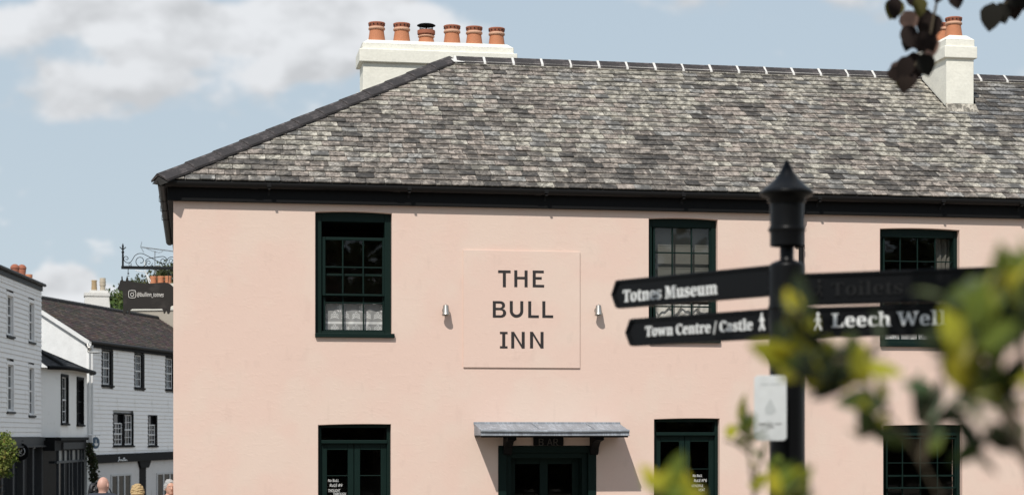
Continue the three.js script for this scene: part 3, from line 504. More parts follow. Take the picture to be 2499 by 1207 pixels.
// curtains and blinds behind the upper windows
{
  const N = 512, cv = document.createElement('canvas'); cv.width = N; cv.height = N; const g = cv.getContext('2d');
  g.fillStyle = '#7a7a7a'; g.fillRect(0, 0, N, N); g.strokeStyle = '#666'; g.lineWidth = 1.4;
  for (let i = 0; i < N; i += 7) { g.beginPath(); g.moveTo(i, 0); g.lineTo(i, N); g.moveTo(0, i); g.lineTo(N, i); g.stroke(); }
  g.strokeStyle = '#e8e8e8'; g.lineWidth = 13; g.lineCap = 'round';
  const curl = (x, y, s, f) => { g.beginPath(); for (let i = 0; i <= 40; i++) { const a = i / 40 * 9.2, r = s * (1 - i / 46); const X = x + f * r * Math.cos(a), Yq = y + r * Math.sin(a); i ? g.lineTo(X, Yq) : g.moveTo(X, Yq); } g.stroke(); };
  for (const yy of [90, 380]) for (const x of [128, 384]) { curl(x - 52, yy, 44, 1); curl(x + 52, yy, 44, -1); g.beginPath(); g.arc(x, yy - 42, 22, 0, 7); g.stroke(); g.beginPath(); g.moveTo(x - 95, yy + 52); g.quadraticCurveTo(x, yy + 10, x + 95, yy + 52); g.stroke(); }
  g.fillStyle = '#f4f4f4'; const r = rng(77); for (let k = 0; k < 34; k++) { g.beginPath(); g.arc(200 + r() * 120, 200 + r() * 110, 6 + r() * 15, 0, 7); g.fill(); }
  g.fillRect(0, 0, N, 16); g.fillRect(0, N - 26, N, 26);
  const lace = new THREE.CanvasTexture(cv); lace.wrapS = lace.wrapT = THREE.RepeatWrapping; lace.magFilter = THREE.LinearFilter;
  const laceM = phy([.80, .80, .78], 1, { alphaMap: lace, transparent: true, transmission: .25, thickness: 0, side: THREE.DoubleSide });
  const netM = phy([.78, .76, .70], 1, { transmission: .3, thickness: 0, side: THREE.DoubleSide, map: grain });
  const hang = (u0, u1, y0, y1, amp, wave, seed, uvScale) => {
    const nx = 90, ny = 24, q = new THREE.PlaneGeometry(u1 - u0, y1 - y0, nx, ny), p = q.attributes.position, uv = q.attributes.uv;
    for (let i = 0; i < p.count; i++) { const x = p.getX(i), y = p.getY(i); p.setZ(i, amp * (Math.sin(x * wave + 1.3 * vnoise(x * 9 + seed, y * 4) * 3) + .6 * (vnoise(x * 22 + seed, y * 9) - .5) * 2)); uv.setXY(i, (x - u0) * uvScale, (y - y0) / (y1 - y0)); }
    q.computeVertexNormals(); return q;
  };
  const mk = (name, lab, cat, u0, u1, y0, y1, z, geo, mat) => { const m = solo(name, geo, mat, lab, cat); IN.put(m, (u0 + u1) / 2, (y0 + y1) / 2, z); return m; };
  let u0 = U(790, 770, -.25), u1 = U(938, 770, -.25), y0 = Yp(862, 812, -.25), y1 = Yp(862, 741, -.25);
  mk('lace_curtain', 'white lace half curtain with scroll pattern in the leftmost upper window', 'curtain', u0, u1, y0, y1, -.25, hang(u0, u1, y0, y1, .008, 30, 1, 3.2), laceM);
  u0 = U(1600, 770, -.25); u1 = U(1733, 770, -.25); y0 = Yp(1665, 822, -.25); y1 = Yp(1665, 742, -.25);
  mk('cafe_curtain', 'crumpled cream half curtain in the window behind the signpost arms', 'curtain', u0, u1, y0, y1, -.25, hang(u0, u1, y0, y1, .028, 26, 4, 1), netM);
  u0 = U(2156, 770, -.25); u1 = U(2330, 770, -.25); y0 = Yp(2245, 834, -.25); y1 = Yp(2245, 790, -.25);
  mk('net_curtain', 'low white net curtain at the foot of the right upper window', 'curtain', u0, u1, y0, y1, -.25, hang(u0, u1, y0, y1, .012, 30, 9, 2.4), laceM);
  u0 = U(2284, 650, -.3); u1 = U(2331, 650, -.3); y0 = Yp(2305, 800, -.3); y1 = Yp(2305, 566, -.3);
  mk('side_curtain', 'grey side curtain inside the right upper window', 'curtain', u0, u1, y0, y1, -.3, hang(u0, u1, y0, y1, .02, 70, 6, 1), std([.11, .105, .09], .95));
  // folded blind
  u0 = U(1600, 620, -.25); u1 = U(1733, 620, -.25); const bl = onInn('roman_blind', 'grey fabric blind with horizontal folds in the window behind the signpost', 'blind', (u0 + u1) / 2, Yp(1665, 735, -.25), -.26);
  const bm = std([.12, .12, .105], .95, { map: grain }), ys = [548, 600, 655, 706, 735];
  for (let i = 0; i + 1 < ys.length; i++) { const ya = Yp(1665, ys[i], -.25), yb = Yp(1665, ys[i + 1], -.25), q = new THREE.PlaneGeometry(u1 - u0, ya - yb, 1, 6), p = q.attributes.position; for (let k = 0; k < p.count; k++) { const t = .5 - p.getY(k) / (ya - yb); p.setZ(k, .002 + .004 * t); } q.computeVertexNormals(); part('blind_fold', rel(bl, plain(q.translate((u0 + u1) / 2, (ya + yb) / 2, -.275))), bm, bl); }
}
// hanging bull-shaped sign on a scrolled iron bracket, on the side wall
{
  const Z = -3.0, S8 = (x, y) => IN.see(270 + x / 5.747, 580 + y / 5.747, Z);   // plane of the sign
  const A = S8(160, 420), t = onInn('sign_bracket', 'black scrolled wrought iron sign bracket with spear finial on the inn corner', 'sign bracket', 0, S8(500, 420)[1], Z);
  const bar0 = S8(142, 415), barY = bar0[1];
  part('bar', rel(t, rbox(bar0[0], -.002, barY - .024, barY + .024, Z - .018, Z + .018)), M.iron, t);
  const f = S8(165, 395)[0], up = (y) => S8(165, y)[1];
  const prof = [[.001, 75], [.010, 95], [.016, 120], [.012, 150], [.016, 165], [.010, 178], [.020, 192], [.022, 206], [.012, 222], [.015, 236], [.0155, 395]].map(([r, y]) => [r, up(y)]);
  part('finial', rel(t, merge([lathe(prof.reverse(), 12).translate(f, 0, Z), tube([V(f, up(172), Z), V(f - .022, up(150), Z), V(f - .048, up(130), Z)], .008, 8, 6), tube([V(f, up(172), Z), V(f + .022, up(150), Z), V(f + .048, up(130), Z)], .008, 8, 6)])), M.iron, t);
  const P2 = (list) => list.map(([x, y]) => { const q = S8(x, y); return V(q[0], q[1], Z); });
  const spiral = (cx, cy, r0, r1, a0, a1, n = 26) => Array.from({ length: n + 1 }, (_, i) => { const k = i / n, a = lerp(a0, a1, k), r = lerp(r0, r1, k); return [cx + r * Math.cos(a), cy - r * Math.sin(a)]; });
  const scroll = (pts, r) => part('scroll', rel(t, tube(P2(pts), r, 70, 5)), M.iron, t);
  scroll([[205, 296], [222, 308], [240, 292], [226, 266], [196, 262], [178, 292], [190, 326], [225, 348], [270, 342], [300, 305], [335, 250], [385, 222], [440, 222], [500, 248], [570, 286], [640, 322], [715, 358], [770, 378]], .0055);
  scroll([[400, 352], [430, 340], [425, 310], [392, 300], [366, 322], [385, 360], [0, 0]].slice(0, 0).concat(spiral(415, 325, 22, 92, 4.4, 4.4 + 2 * Math.PI * 1.28)), .0055);
  scroll(spiral(525, 352, 14, 55, 4.4, 4.4 + 2 * Math.PI * 1.3), .0045);
  scroll(spiral(270, 372, 10, 26, 4.4, 4.4 + 2 * Math.PI * 1.2), .004);
  scroll([[480, 330], [500, 302], [545, 286], [620, 276], [690, 264], [740, 264], [775, 290], [783, 330], [762, 358], [728, 362], [700, 340], [702, 308], [728, 296], [748, 312], [740, 334]], .0055);
  scroll([[783, 330], [800, 290], [840, 270], [880, 275], [930, 300], [960, 350], [930, 385]], .0055);
  scroll(spiral(845, 322, 12, 42, 4.4, 4.4 + 2 * Math.PI * 1.3), .0045);
  part('hook', rel(t, tube(P2([[240, 435], [240, 485], [250, 500], [238, 512], [232, 492]]), .006, 18, 6)), M.iron, t);
  part('hook', rel(t, tube(P2([[800, 435], [800, 500], [806, 560], [800, 630]]), .006, 18, 6)), M.iron, t);
  const pts = [[132, 600], [148, 590], [146, 560], [150, 538], [158, 545], [160, 575], [170, 604], [206, 606], [214, 575], [222, 538], [236, 560], [240, 596], [262, 606], [300, 622], [380, 634], [470, 641], [560, 641], [660, 634], [750, 628], [800, 634], [835, 655], [872, 690], [905, 760], [912, 860], [880, 940], [835, 960], [826, 1040], [812, 1066], [792, 1062], [782, 1015], [770, 1012], [757, 1055], [742, 1064], [730, 1010], [715, 990], [600, 994], [480, 992], [300, 992], [268, 1010], [268, 1070], [252, 1078], [240, 1016], [222, 1010], [208, 1045], [195, 1080], [174, 1080], [172, 1010], [172, 900], [168, 800], [160, 740], [130, 735], [100, 726], [92, 708], [110, 670]];
  const board = onInn('hanging_sign', 'black bull-shaped hanging sign with white chalk handle, under the iron bracket', 'sign', S8(500, 800)[0], S8(500, 1000)[1], Z);
  const bd = dataTex(256, (u, v) => { const k = smooth(.5, .8, fbm(u * 5, v * 9, 4, 0)); return .45 + .55 * k; }, false, 1.2);
  part('board', rel(board, metric(poly(pts.map(([x, y]) => S8(x, y).slice(0, 2)), Z - .012, .02, .003))), std([.030, .027, .025], .8, { map: bd }), board);
  const zf = Z + .0125, s0 = (x, y) => { const q = IN.see(270 + x / 5.747, 580 + y / 5.747, zf); return V(q[0], q[1], zf); };
  const ring = (cx, cy, r, n = 20) => Array.from({ length: n }, (_, i) => s0(cx + r * Math.cos(i / n * 6.2832), cy + r * Math.sin(i / n * 6.2832)));
  part('chalk_camera_mark', rel(board, merge([tube([[258, 742], [335, 740], [343, 750], [344, 828], [335, 838], [258, 838], [249, 828], [249, 752]].map(([x, y]) => s0(x, y)), .0042, 60, 5, true), tube(ring(296, 795, 23), .0042, 30, 5, true), tube(ring(322, 757, 3), .003, 10, 5, true)])), M.chalk, board);
  const a = s0(362, 822), b = s0(735, 822), hh = s0(0, 780).y - s0(0, 822).y;
  part('chalk_lettering', rel(board, lettering('@bullinn_totnes', fontSans, a.x, b.x, a.y, hh * 1.35, zf, .003, .08)), M.chalk, board);
}

// ---------------------------------------------------------------- fingerpost in front, out of focus
{
  const Z = 7.5, c = at(1921, HY, Z), X0 = c.x, k = Z / F, py = (y) => EYE + (HY - y) * k;
  const t = thing('fingerpost', 'black cast iron fingerpost with pointed cap and four direction arms', 'signpost'); t.position.set(X0, 0, -Z);
  const prof = [[388, .5], [390, 4], [400, 8], [420, 18], [438, 31], [452, 46], [462, 58], [468, 65], [472, 66], [477, 62], [482, 50], [487, 45], [491, 47], [495, 43], [499, 41], [553, 41], [557, 45], [564, 45], [568, 41], [600, 41], [602, 17], [634, 17], [638, 30], [643, 40], [650, 43], [744, 43], [748, 46], [754, 46], [758, 43], [838, 43], [846, 46], [856, 47], [862, 53], [868, 54], [874, 51], [880, 46], [890, 43], [900, 42]].map(([y, r]) => [r * k, py(y)]);
  const low = [[42 * k, 1.25], [52 * k, 1.22], [54 * k, 1.17], [47 * k, 1.13], [66 * k, 1.05], [70 * k, .45], [84 * k, .40], [88 * k, .04], [88 * k, groundY(Z)]];
  const cap = prof.slice(0, 20), rest = [...prof.slice(20), ...low];
  part('cap', lathe(cap.reverse(), 40), M.post, t);
  part('post', lathe(rest.reverse(), 40), M.post, t);
  // arms: frame axes at the post, x to the right along the arm as it is read
  const edge = (pts, z0, z1) => { const o = pts.map(([x, y]) => new THREE.Vector2(x, y)), s = new THREE.Shape(o), cx = o.reduce((q, v) => q + v.x, 0) / o.length, cy = o.reduce((q, v) => q + v.y, 0) / o.length, w = .010; const h = new THREE.Path(o.map((v) => new THREE.Vector2(v.x - Math.sign(v.x - cx) * w * 1.2, v.y - clamp((v.y - cy) / .05, -1, 1) * w))); s.holes.push(h); return plain(new THREE.ExtrudeGeometry(s, { depth: z1 - z0, bevelEnabled: false }).translate(0, 0, z0)); };
  const man = (x, y, h, f) => { const s = h / 10; const seg = (a, b, r) => rod(V(x + f * a[0] * s, y + a[1] * s, .021), V(x + f * b[0] * s, y + b[1] * s, .021), r * s, r * s, 6); return merge([plain(new THREE.SphereGeometry(s * 1.05, 8, 6).scale(1, 1, .25).translate(x, y + 9.2 * s, .021)), seg([0, 8], [-.2, 4], .95), seg([-.2, 4.4], [1.5, 0], .7), seg([-.2, 4.4], [-1.9, 0], .7), seg([0, 7.6], [1.9, 5.2], .5), seg([0, 7.6], [-1.7, 5], .5)]); };
  function arm(turn, left, pxTip, y0, y1, pxA, pxB, text, yb, capPx, mat, label, figure) {
    const fr = new Frame(X0, -Z, turn), g = new THREE.Group();
    const tip = fr.see(pxTip, 700)[0], inner = left ? -.035 : .035, hi = fr.see(left ? 1880 : 1968, y0)[1], lo = fr.see(left ? 1880 : 1968, y1)[1], m = (hi + lo) / 2, pt = .035 * (left ? 1 : -1);
    const pts = left ? [[inner, lo], [inner, hi], [tip + .03, hi], [tip, m], [tip + .03, lo]] : [[inner, lo], [tip, lo], [tip, hi], [inner, hi]];
    const a = part('arm', poly(pts, -.014, .028, .003), M.post, t); a.rotation.y = turn; tag(a, label);
    part('arm_edge', merge([edge(pts, .0175, .026), edge(pts, -.026, -.0175)]), M.post, a);
    const q = fr.see(pxA, yb, .018), r = fr.see(pxB, yb, .018), h = capPx * q[2] / F;
    part('lettering', lettering(text, fontSerif, q[0], r[0], q[1] + (left ? .0 : 0), h, .018, .005), mat, a);
    if (figure) { const w = fr.see(figure[0], figure[1], .018); part('walking_figure', man(w[0], w[1], figure[2] * w[2] / F, figure[3]), mat, a); }
    part('bolt', merge([-.4, .4].map((v) => plain(new THREE.SphereGeometry(.007, 8, 6).translate(left ? inner - .05 : inner + .05, m + v * .09, .018)))), M.post, a);
  }
  const tL = -51.7 * Math.PI / 180, tR = -23.6 * Math.PI / 180, ink = std([.72, .73, .72], .6), worn = phy([.010, .010, .010], .4, { specularIntensity: .5 });
  arm(tL, true, 1502, 649, 721, 1522, 1752, 'Totnes Museum', 737, 29, ink, 'upper left arm lettered Totnes Museum');
  arm(tL, true, 1536, 755, 824, 1577, 1838, 'Town Centre / Castle', 821, 25, ink, 'lower left arm lettered Town Centre Castle', [1861, 806, 44, -1]);
  arm(tR, false, 2640, 669, 744, 2030, 2205, 'Toilets', 722, 32, worn, 'upper right arm with blackened letters', [2000, 724, 40, -1]);
  arm(tR, false, 2420, 752, 822, 2031, 2308, 'Leech Well', 798, 33, ink, 'lower right arm lettered Leech Well', [1998, 805, 42, -1]);
  // white plastic notice strapped to the post
  const n = thing('notice_plate', 'white rounded notice plate strapped to the fingerpost', 'sign');
  const w0 = at(1845, 1000, 7.35), w1 = at(1921, 1000, 7.35), yT = at(0, 916, 7.35).y, yB = at(0, 1074, 7.35).y, pw = (w1.x - w0.x) * 1.02, ph = yT - yB;
  n.position.set((w0.x + w1.x) / 2, yB, -7.375); n.rotation.y = -.22;
  const s = new THREE.Shape(), rr = .016, x = -pw / 2; s.moveTo(x + rr, 0); s.lineTo(-x - rr, 0); s.absarc(-x - rr, rr, rr, -Math.PI / 2, 0); s.lineTo(-x, ph - rr); s.absarc(-x - rr, ph - rr, rr, 0, Math.PI / 2); s.lineTo(x + rr, ph); s.absarc(x + rr, ph - rr, rr, Math.PI / 2, Math.PI); s.lineTo(x, rr); s.absarc(x + rr, rr, rr, Math.PI, 1.5 * Math.PI);
  part('plate', plain(new THREE.ExtrudeGeometry(s, { depth: .004, bevelEnabled: true, bevelSize: .0015, bevelThickness: .0015, bevelSegments: 2 })), std([.62, .64, .64], .5, { map: grain }), n);
  const pale = std([.42, .44, .44], .7), dark = std([.14, .14, .14], .7), bars = (y, list, m) => part('print', merge(list.map(([a, b]) => box(a * pw, b * pw, ph * y, ph * (y + .018), .0058, .0064))), m, n);
  bars(.245, [[-.36, -.16], [-.13, .10], [.14, .36]], dark); bars(.195, [[-.10, .12]], dark); bars(.86, [[-.3, -.05], [.0, .3]], pale);
  part('print', poly([[-.02, .11], [.0, .15], [.014, .12], [.022, .10], [.008, .085], [-.016, .085]].map(([a, b]) => [a * 1.1, b * ph / .262 + .02]), .0058, .0006), pale, n);
  part('strap', rbox(-.004, .012, ph * .45, ph * .55, -.09, -.002), M.steel, n);
}
// ---------------------------------------------------------------- the street on the left
const paneM = phy([.012, .013, .015], .06), boardTex = dirtTex;
const clap = std([.96, .945, .925], .8, { map: boardTex, bumpMap: plasterBump, bumpScale: .003 });
const clapA = std([.90, .885, .865], .8, { map: boardTex, bumpMap: plasterBump, bumpScale: .003 });
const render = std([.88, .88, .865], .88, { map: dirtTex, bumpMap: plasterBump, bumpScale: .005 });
const charcoal = phy([.045, .046, .047], .6, { map: grain, specularIntensity: .4 }), blackW = phy([.007, .007, .0075], .65, { specularIntensity: .25 });
const glassDark = phy([.02, .022, .024], .08);
const brownSlate = std([.115, .085, .075], .9, { map: slateTex, bumpMap: slateBump, bumpScale: .004, vertexColors: true });
const greySlate = std([.06, .062, .065], .85, { map: slateTex, bumpMap: slateBump, bumpScale: .004 });
const curtainM = std([.42, .42, .41], .95);

// weatherboards laid over a wall, each board its own mesh, cut round the openings
function weatherboards(parent, x0, x1, y0, y1, pitch, openings, mat, seed) {
  const r = rng(seed);
  for (let y = y0; y < y1 - .01; y += pitch) {
    const yt = Math.min(y + pitch, y1); let cuts = [[x0, x1]];
    for (const o of openings) if (o.y1 > y + .01 && o.y0 < yt - .01) cuts = cuts.flatMap(([a, b]) => (o.u1 <= a || o.u0 >= b ? [[a, b]] : [[a, Math.min(b, o.u0)], [Math.max(a, o.u1), b]].filter(([p, q]) => q - p > .03)));
    for (const [a, b] of cuts) {
      const s = .024 + r() * .006, g = plain(new THREE.BoxGeometry(b - a - .004, pitch + .012, .016));
      g.rotateX(-Math.asin(Math.min(.3, s / pitch))); g.translate((a + b) / 2, (y + yt) / 2 + (r() - .5) * .006, .020); metric(g);
      const m = part('weatherboard', g, mat, parent); m.rotation.z = (r() - .5) * .0016;
    }
  }
}
// a boxed sash window: frame, sashes with bars, dark panes
function farWindow(parent, o, frameMat, sashMat, cols, rows, opts = {}) {
  const { u0, u1, y0, y1 } = o, f = opts.frame ?? .09, z = opts.z ?? -.05, w = part('window', merge([rbox(u0, u0 + f, y0, y1, z - .06, .045), rbox(u1 - f * (opts.right ?? 1), u1, y0, y1, z - .06, .045), rbox(u0, u1, y1 - f, y1, z - .059, .044), rbox(u0, u1, y0, y0 + .03, z - .059, .044)]), frameMat, parent);
  const a = u0 + f, b = u1 - f * (opts.right ?? 1), c = y0 + .03, d = y1 - f - (opts.drop ?? 0), m = (c + d) / 2, s = .045, bars = [];
  bars.push(rbox(a, a + s, c, d, z - .02, z + .02), rbox(b - s, b, c, d, z - .02, z + .02), rbox(a, b, c, c + .06, z - .019, z + .019), rbox(a, b, d - s, d, z - .019, z + .019), rbox(a, b, m - .03, m + .03, z - .018, z + .03));
  for (let i = 1; i < cols; i++) { const x = lerp(a, b, i / cols); bars.push(box(x - .014, x + .014, c, d, z - .012, z + .012)); }
  for (const [p, q] of [[c, m], [m, d]]) for (let j = 1; j < rows; j++) { const y = lerp(p, q, j / rows); bars.push(box(a, b, y - .013, y + .013, z - .011, z + .013)); }
  part('sash_frame', merge(bars), sashMat, w);
  part('pane', box(a, b, c, m, z - .012, z - .007), paneM, w); part('pane', box(a, b, m, d, z - .022, z - .017), paneM, w);
  if (opts.drop) part('pane', box(a, b, d, y1 - f, z - .05, z - .045), paneM, w);
  part('sill', rbox(u0 - .03, u1 + .05, y0 - .07, y0, z - .05, .09), opts.sillMat ?? frameMat, w);
  return w;
}
const frect = (fr, x0, x1, y0, y1, z = 0) => { const a = fr.see(x0, 1000, z), b = fr.see(x1, 1000, z), c = fr.see((x0 + x1) / 2, y0, z), d = fr.see((x0 + x1) / 2, y1, z); return { u0: a[0], u1: b[0], y0: d[1], y1: c[1] }; };
const dirTurn = (dx, dz) => Math.atan2(-dz, dx);   // turn of a frame whose x axis runs along (dx, dz)

// A: weatherboarded house at the frame's edge
const EZA = 67.8, AF = new Frame((98 - CX) / F * EZA, -EZA, dirTurn(-.063, -1));
{
  const A = AF.put(thing('weatherboard_house', 'grey-white weatherboarded house with charcoal shopfront at the left edge', 'house'));
  const eave = EYE + (HY - 697) / F * EZA, gY = groundY(EZA), x0 = -15, base = AF.see(60, 1066)[1];
  const ops = [frect(AF, 12, 30, 713, 819), frect(AF, 66, 81, 731, 834), frect(AF, 13, 31, 881, 1004), frect(AF, 66, 81, 889, 1013)];
  const hx = -20.2;  // keep the block behind the facade plane
  part('wall', box(x0, -.02, gY - .3, eave - .02, -7, -.12), render, A);
  part('wall', box(-.019, -.001, base, eave, -7, -.001), render, A);
  weatherboards(A, x0, -.002, base + .02, eave - .2, .165, ops, clapA, 3);
  for (const o of ops) farWindow(A, o, clapA, M.white, 2, 2, { frame: .12, z: -.06, sillMat: charcoal });
  part('eaves_board', box(x0, .05, eave - .2, eave, -.1, .07), charcoal, A);
  const gut = part('gutter', rod(V(x0, eave + .02, .13), V(.12, eave + .02, .13), .06, .06, 10), M.gutter, A);
  part('roof', quads([[[x0, eave + .03, .14], [.1, eave + .03, .14], [.1, eave + .75, -3.4], [x0, eave + .75, -3.4]], [[.1, eave + .03, -7], [x0, eave + .03, -7], [x0, eave + .75, -3.4], [.1, eave + .75, -3.4]], [[.1, eave + .03, .14], [.1, eave + .03, -7], [.1, eave + .75, -3.4]]]), greySlate, A);
  // stack with three pots standing just behind the eaves
  const l = [[35, 679], [52, 680], [68, 685]].map(([px, py]) => AF.see(px, py, -.9)), yS = Math.min(...l.map((q) => q[1])) - .02, st = part('chimney', rbox(Math.min(...l.map((q) => q[0])) - .35, Math.max(...l.map((q) => q[0])) + .3, eave - .3, yS, -1.35, -.55), render, A);
  [[l[0], .42], [l[1], .52], [l[2], .40]].forEach(([q, h], i) => { part('chimney_pot', lathe([[.14, 0], [.13, h * .6], [.15, h * .7], [.155, h], [.12, h], [.11, .1]], 16).translate(q[0], yS - .02, -.9), i < 2 ? M.terraDark : M.terracotta, st); if (i < 2) part('pot_hood', plain(new THREE.SphereGeometry(.17, 14, 8, 0, Math.PI * 2, 0, Math.PI / 2).translate(q[0], yS + h - .04, -.9)), M.terraDark, st); });
  // shopfront
  const sf = part('shopfront', merge([box(x0, .02, base - .30, base, -.1, .16), box(x0, .02, base - .36, base - .30, -.1, .24), ...[-12, -9.4, -7.2, -5.4, -3.7, -2.0, -.3].map((x) => rbox(x - .13, x + .13, gY, base - .36, -.1, .12))]), charcoal, A);
  [[-9.2, -7.4], [-7.0, -5.6], [-5.2, -3.9], [-1.8, -.5]].forEach(([a, b]) => part('shop_pane', box(a, b, gY + .7, base - .42, -.075, -.065), glassDark, sf));
  part('stall_riser', box(x0, -.5, gY, gY + .68, -.1, .05), charcoal, sf);
  part('shop_door', rbox(-3.5, -2.2, gY + .02, base - .5, -.1, -.03), blackW, sf);
}
{ // round sign hung from the shopfront
  const p = at(49, 1102, 63.6), t = thing('round_sign', 'round black hanging sign with white ring emblem on the charcoal shopfront', 'sign'); t.position.copy(p); t.rotation.y = -.1;
  part('disc', plain(new THREE.CylinderGeometry(.30, .30, .04, 28).rotateX(Math.PI / 2)), blackW, t);
  part('ring', plain(new THREE.TorusGeometry(.155, .013, 6, 28).translate(.0, .02, .024)), M.chalk, t);
  part('emblem', merge([tube([V(-.06, -.06, .025), V(-.02, .04, .025), V(.03, .0, .025), V(.05, .09, .025)], .014, 14, 5), tube([V(-.08, .08, .025), V(-.03, .03, .025), V(.0, -.05, .025), V(.06, -.07, .025)], .013, 14, 5)]), M.chalk, t);
  part('arm', merge([rod(V(-.9, .38, 0), V(.1, .38, 0), .012), rod(V(0, .28, 0), V(0, .39, 0), .008)]), M.iron, t);
}
// B: the long house with the brown slate roof
const ZB = 75, BF = new Frame((213 - CX) / F * ZB, -ZB, dirTurn(.178, -1));
const bTop = EYE + (HY - 836) / F * ZB, bRidge = EYE + (HY - 719) / F * 75.5;
{
  const B = BF.put(thing('long_house', 'white weatherboarded house with brown slate roof and black fascia', 'house')), gY = groundY(ZB), L = 15.6, D = -6;
  const ops = [frect(BF, 245, 273, 854, 940), frect(BF, 325, 349.5, 863, 946), frect(BF, 401, 425, 871, 950), frect(BF, 273, 323, 1007, 1087), frect(BF, 358.5, 381, 1012, 1087)];
  const bandL = [BF.see(234, 1109), BF.see(234, 1130)], bandR = [BF.see(421, 1101), BF.see(421, 1120)];
  const band = (x, top_) => { const i = top_ ? 0 : 1, k = (x - bandL[i][0]) / (bandR[i][0] - bandL[i][0]); return lerp(bandL[i][1], bandR[i][1], k); };
  const wy = Math.min(band(0, true), band(L, true));
  part('wall', box(.02, L, gY - .3, bTop - .03, D, -.10), render, B);
  // gable end, plain white render facing the viewer
  part('gable_wall', quads([[[0, gY - .3, D], [0, gY - .3, .02], [0, bTop, .02], [0, bRidge - .06, D / 2], [0, bTop, D]]]), std([.82, .825, .82], .9, { map: grain }), B);
  weatherboards(B, .03, L, band(0, true) - .02, bTop - .16, .172, ops, clap, 8);
  part('corner_board', rbox(-.02, .14, band(0, true), bTop - .1, -.05, .06), render, B);
  ops.forEach((o, i) => { if (i === 3) { const m = (o.u0 + o.u1) / 2; farWindow(B, { ...o, u1: m + .05 }, blackW, M.white, 3, 2, { frame: .07, drop: .36 }); farWindow(B, { ...o, u0: m + .055 }, blackW, M.white, 3, 2, { frame: .07 }); } else farWindow(B, o, blackW, M.white, 3, 2, { frame: i < 3 ? .06 : .05, right: i < 3 ? 4.5 : 2.6, drop: i === 4 ? .38 : 0 }); });
  part('eaves_board', box(-.05, L, bTop - .17, bTop, -.08, .12), blackW, B);
  part('gutter', rod(V(-.15, bTop + .03, .2), V(L, bTop + .03, .2), .07, .07, 10), M.gutter, B);
  // slate courses, stepped
  const rows = 22, ez = .22, sl = [[0, 0]], cs = [], r = rng(21);
  const run = (ez - D / 2), rise = bRidge - bTop - .04, q = (k) => [bTop + .04 + rise * k, ez - run * k];
  for (let i = 0; i < rows; i++) {
    const [ya, za] = q(i / rows), [yb, zb] = q((i + 1.15) / rows); let x = -.12 - r() * .3;
    while (x < L + .1) { const w = .3 + r() * .12, g = quads([[[Math.max(-.14, x), ya + .035, za + .01], [Math.min(L + .1, x + w - .008), ya + .035, za + .01], [Math.min(L + .1, x + w - .008), yb + .012, zb], [Math.max(-.14, x), yb + .012, zb]], [[Math.max(-.14, x), ya + .012, za + .012], [Math.min(L + .1, x + w - .008), ya + .012, za + .012], [Math.min(L + .1, x + w - .008), ya + .035, za + .01], [Math.max(-.14, x), ya + .035, za + .01]]]);
      const n = g.attributes.position.count, col = new Float32Array(n * 3), t = r() < .16 ? [1.7, 1.75, 1.75] : [.75 + r() * .5, .72 + r() * .5, .70 + r() * .45]; for (let k = 0; k < n; k++) col.set(t, k * 3); g.setAttribute('color', new THREE.BufferAttribute(col, 3)); const uo = r() * 5; for (let k = 0; k < n; k++) g.attributes.uv.setX(k, g.attributes.uv.getX(k) + uo); cs.push(g); x += w; }
  }
  const rf = part('roof', quads([[[-.13, bTop + .03, ez], [L + .1, bTop + .03, ez], [L + .1, bRidge - .01, D / 2], [-.13, bRidge - .01, D / 2]], [[L + .1, bTop + .03, D - .2], [-.13, bTop + .03, D - .2], [-.13, bRidge - .01, D / 2], [L + .1, bRidge - .01, D / 2]]]), M.deck, B);
  tag(part('slate_courses', merge(cs), brownSlate, rf), null, null, null, 'stuff');
  part('ridge', merge(Array.from({ length: 26 }, (_, i) => rod(V(-.13 + i * .605, bRidge + .02, D / 2), V(-.13 + i * .605 + .59, bRidge + .02, D / 2), .11, .11, 8))), greySlate, rf);
  // white verge boards on the gable
  part('verge_board', quads([[[-.15, bTop + .02, ez], [-.15, bTop - .16, ez - .02], [-.15, bRidge - .16, D / 2], [-.15, bRidge + .03, D / 2]], [[-.15, bTop + .02, ez], [-.15, bRidge + .03, D / 2], [-.02, bRidge + .03, D / 2], [-.02, bTop + .02, ez]]]), M.white, B);
  part('downpipe', rod(V(.12, gY, .14), V(.12, bTop - .1, .14), .045, .045, 10), M.white, B);
  // black fascia and the ground floor
  const bx = [.15, L];
  const fas = part('shop_fascia', quads([[[bx[0], band(bx[0], 0), .16], [bx[1], band(bx[1], 0), .16], [bx[1], band(bx[1], 1), .16], [bx[0], band(bx[0], 1), .16]], [[bx[0], band(bx[0], 1), .16], [bx[1], band(bx[1], 1), .16], [bx[1], band(bx[1], 1), -.1], [bx[0], band(bx[0], 1), -.1]], [[bx[0], band(bx[0], 0), -.1], [bx[1], band(bx[1], 0), -.1], [bx[1], band(bx[1], 0), .16], [bx[0], band(bx[0], 0), .16]], [[bx[0], band(bx[0], 0), -.1], [bx[0], band(bx[0], 0), .16], [bx[0], band(bx[0], 1), .16], [bx[0], band(bx[0], 1), -.1]]]), blackW, B);
  const sc = (px, py) => { const v = BF.see(px, py, .17); return V(v[0], v[1], .17); };
  part('script_lettering', merge([tube([[288, 1117], [290, 1115], [289, 1121], [287, 1126], [289, 1123], [292, 1121], [293, 1124], [295, 1121], [297, 1124], [298, 1121]].map((p) => sc(...p)), .022, 40, 4), tube([[300, 1117], [299, 1125], [300, 1119], [303, 1117], [302, 1124], [304, 1121], [305, 1124], [307, 1121], [309, 1124]].map((p) => sc(...p)), .022, 40, 4)]), M.chalk, fas);
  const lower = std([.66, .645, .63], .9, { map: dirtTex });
  part('ground_floor_wall', quads([[[.15, gY - .3, .01], [L, gY - .3, .01], [L, band(L, 0) + .05, .01], [.15, band(.15, 0) + .05, .01]]]), lower, B);
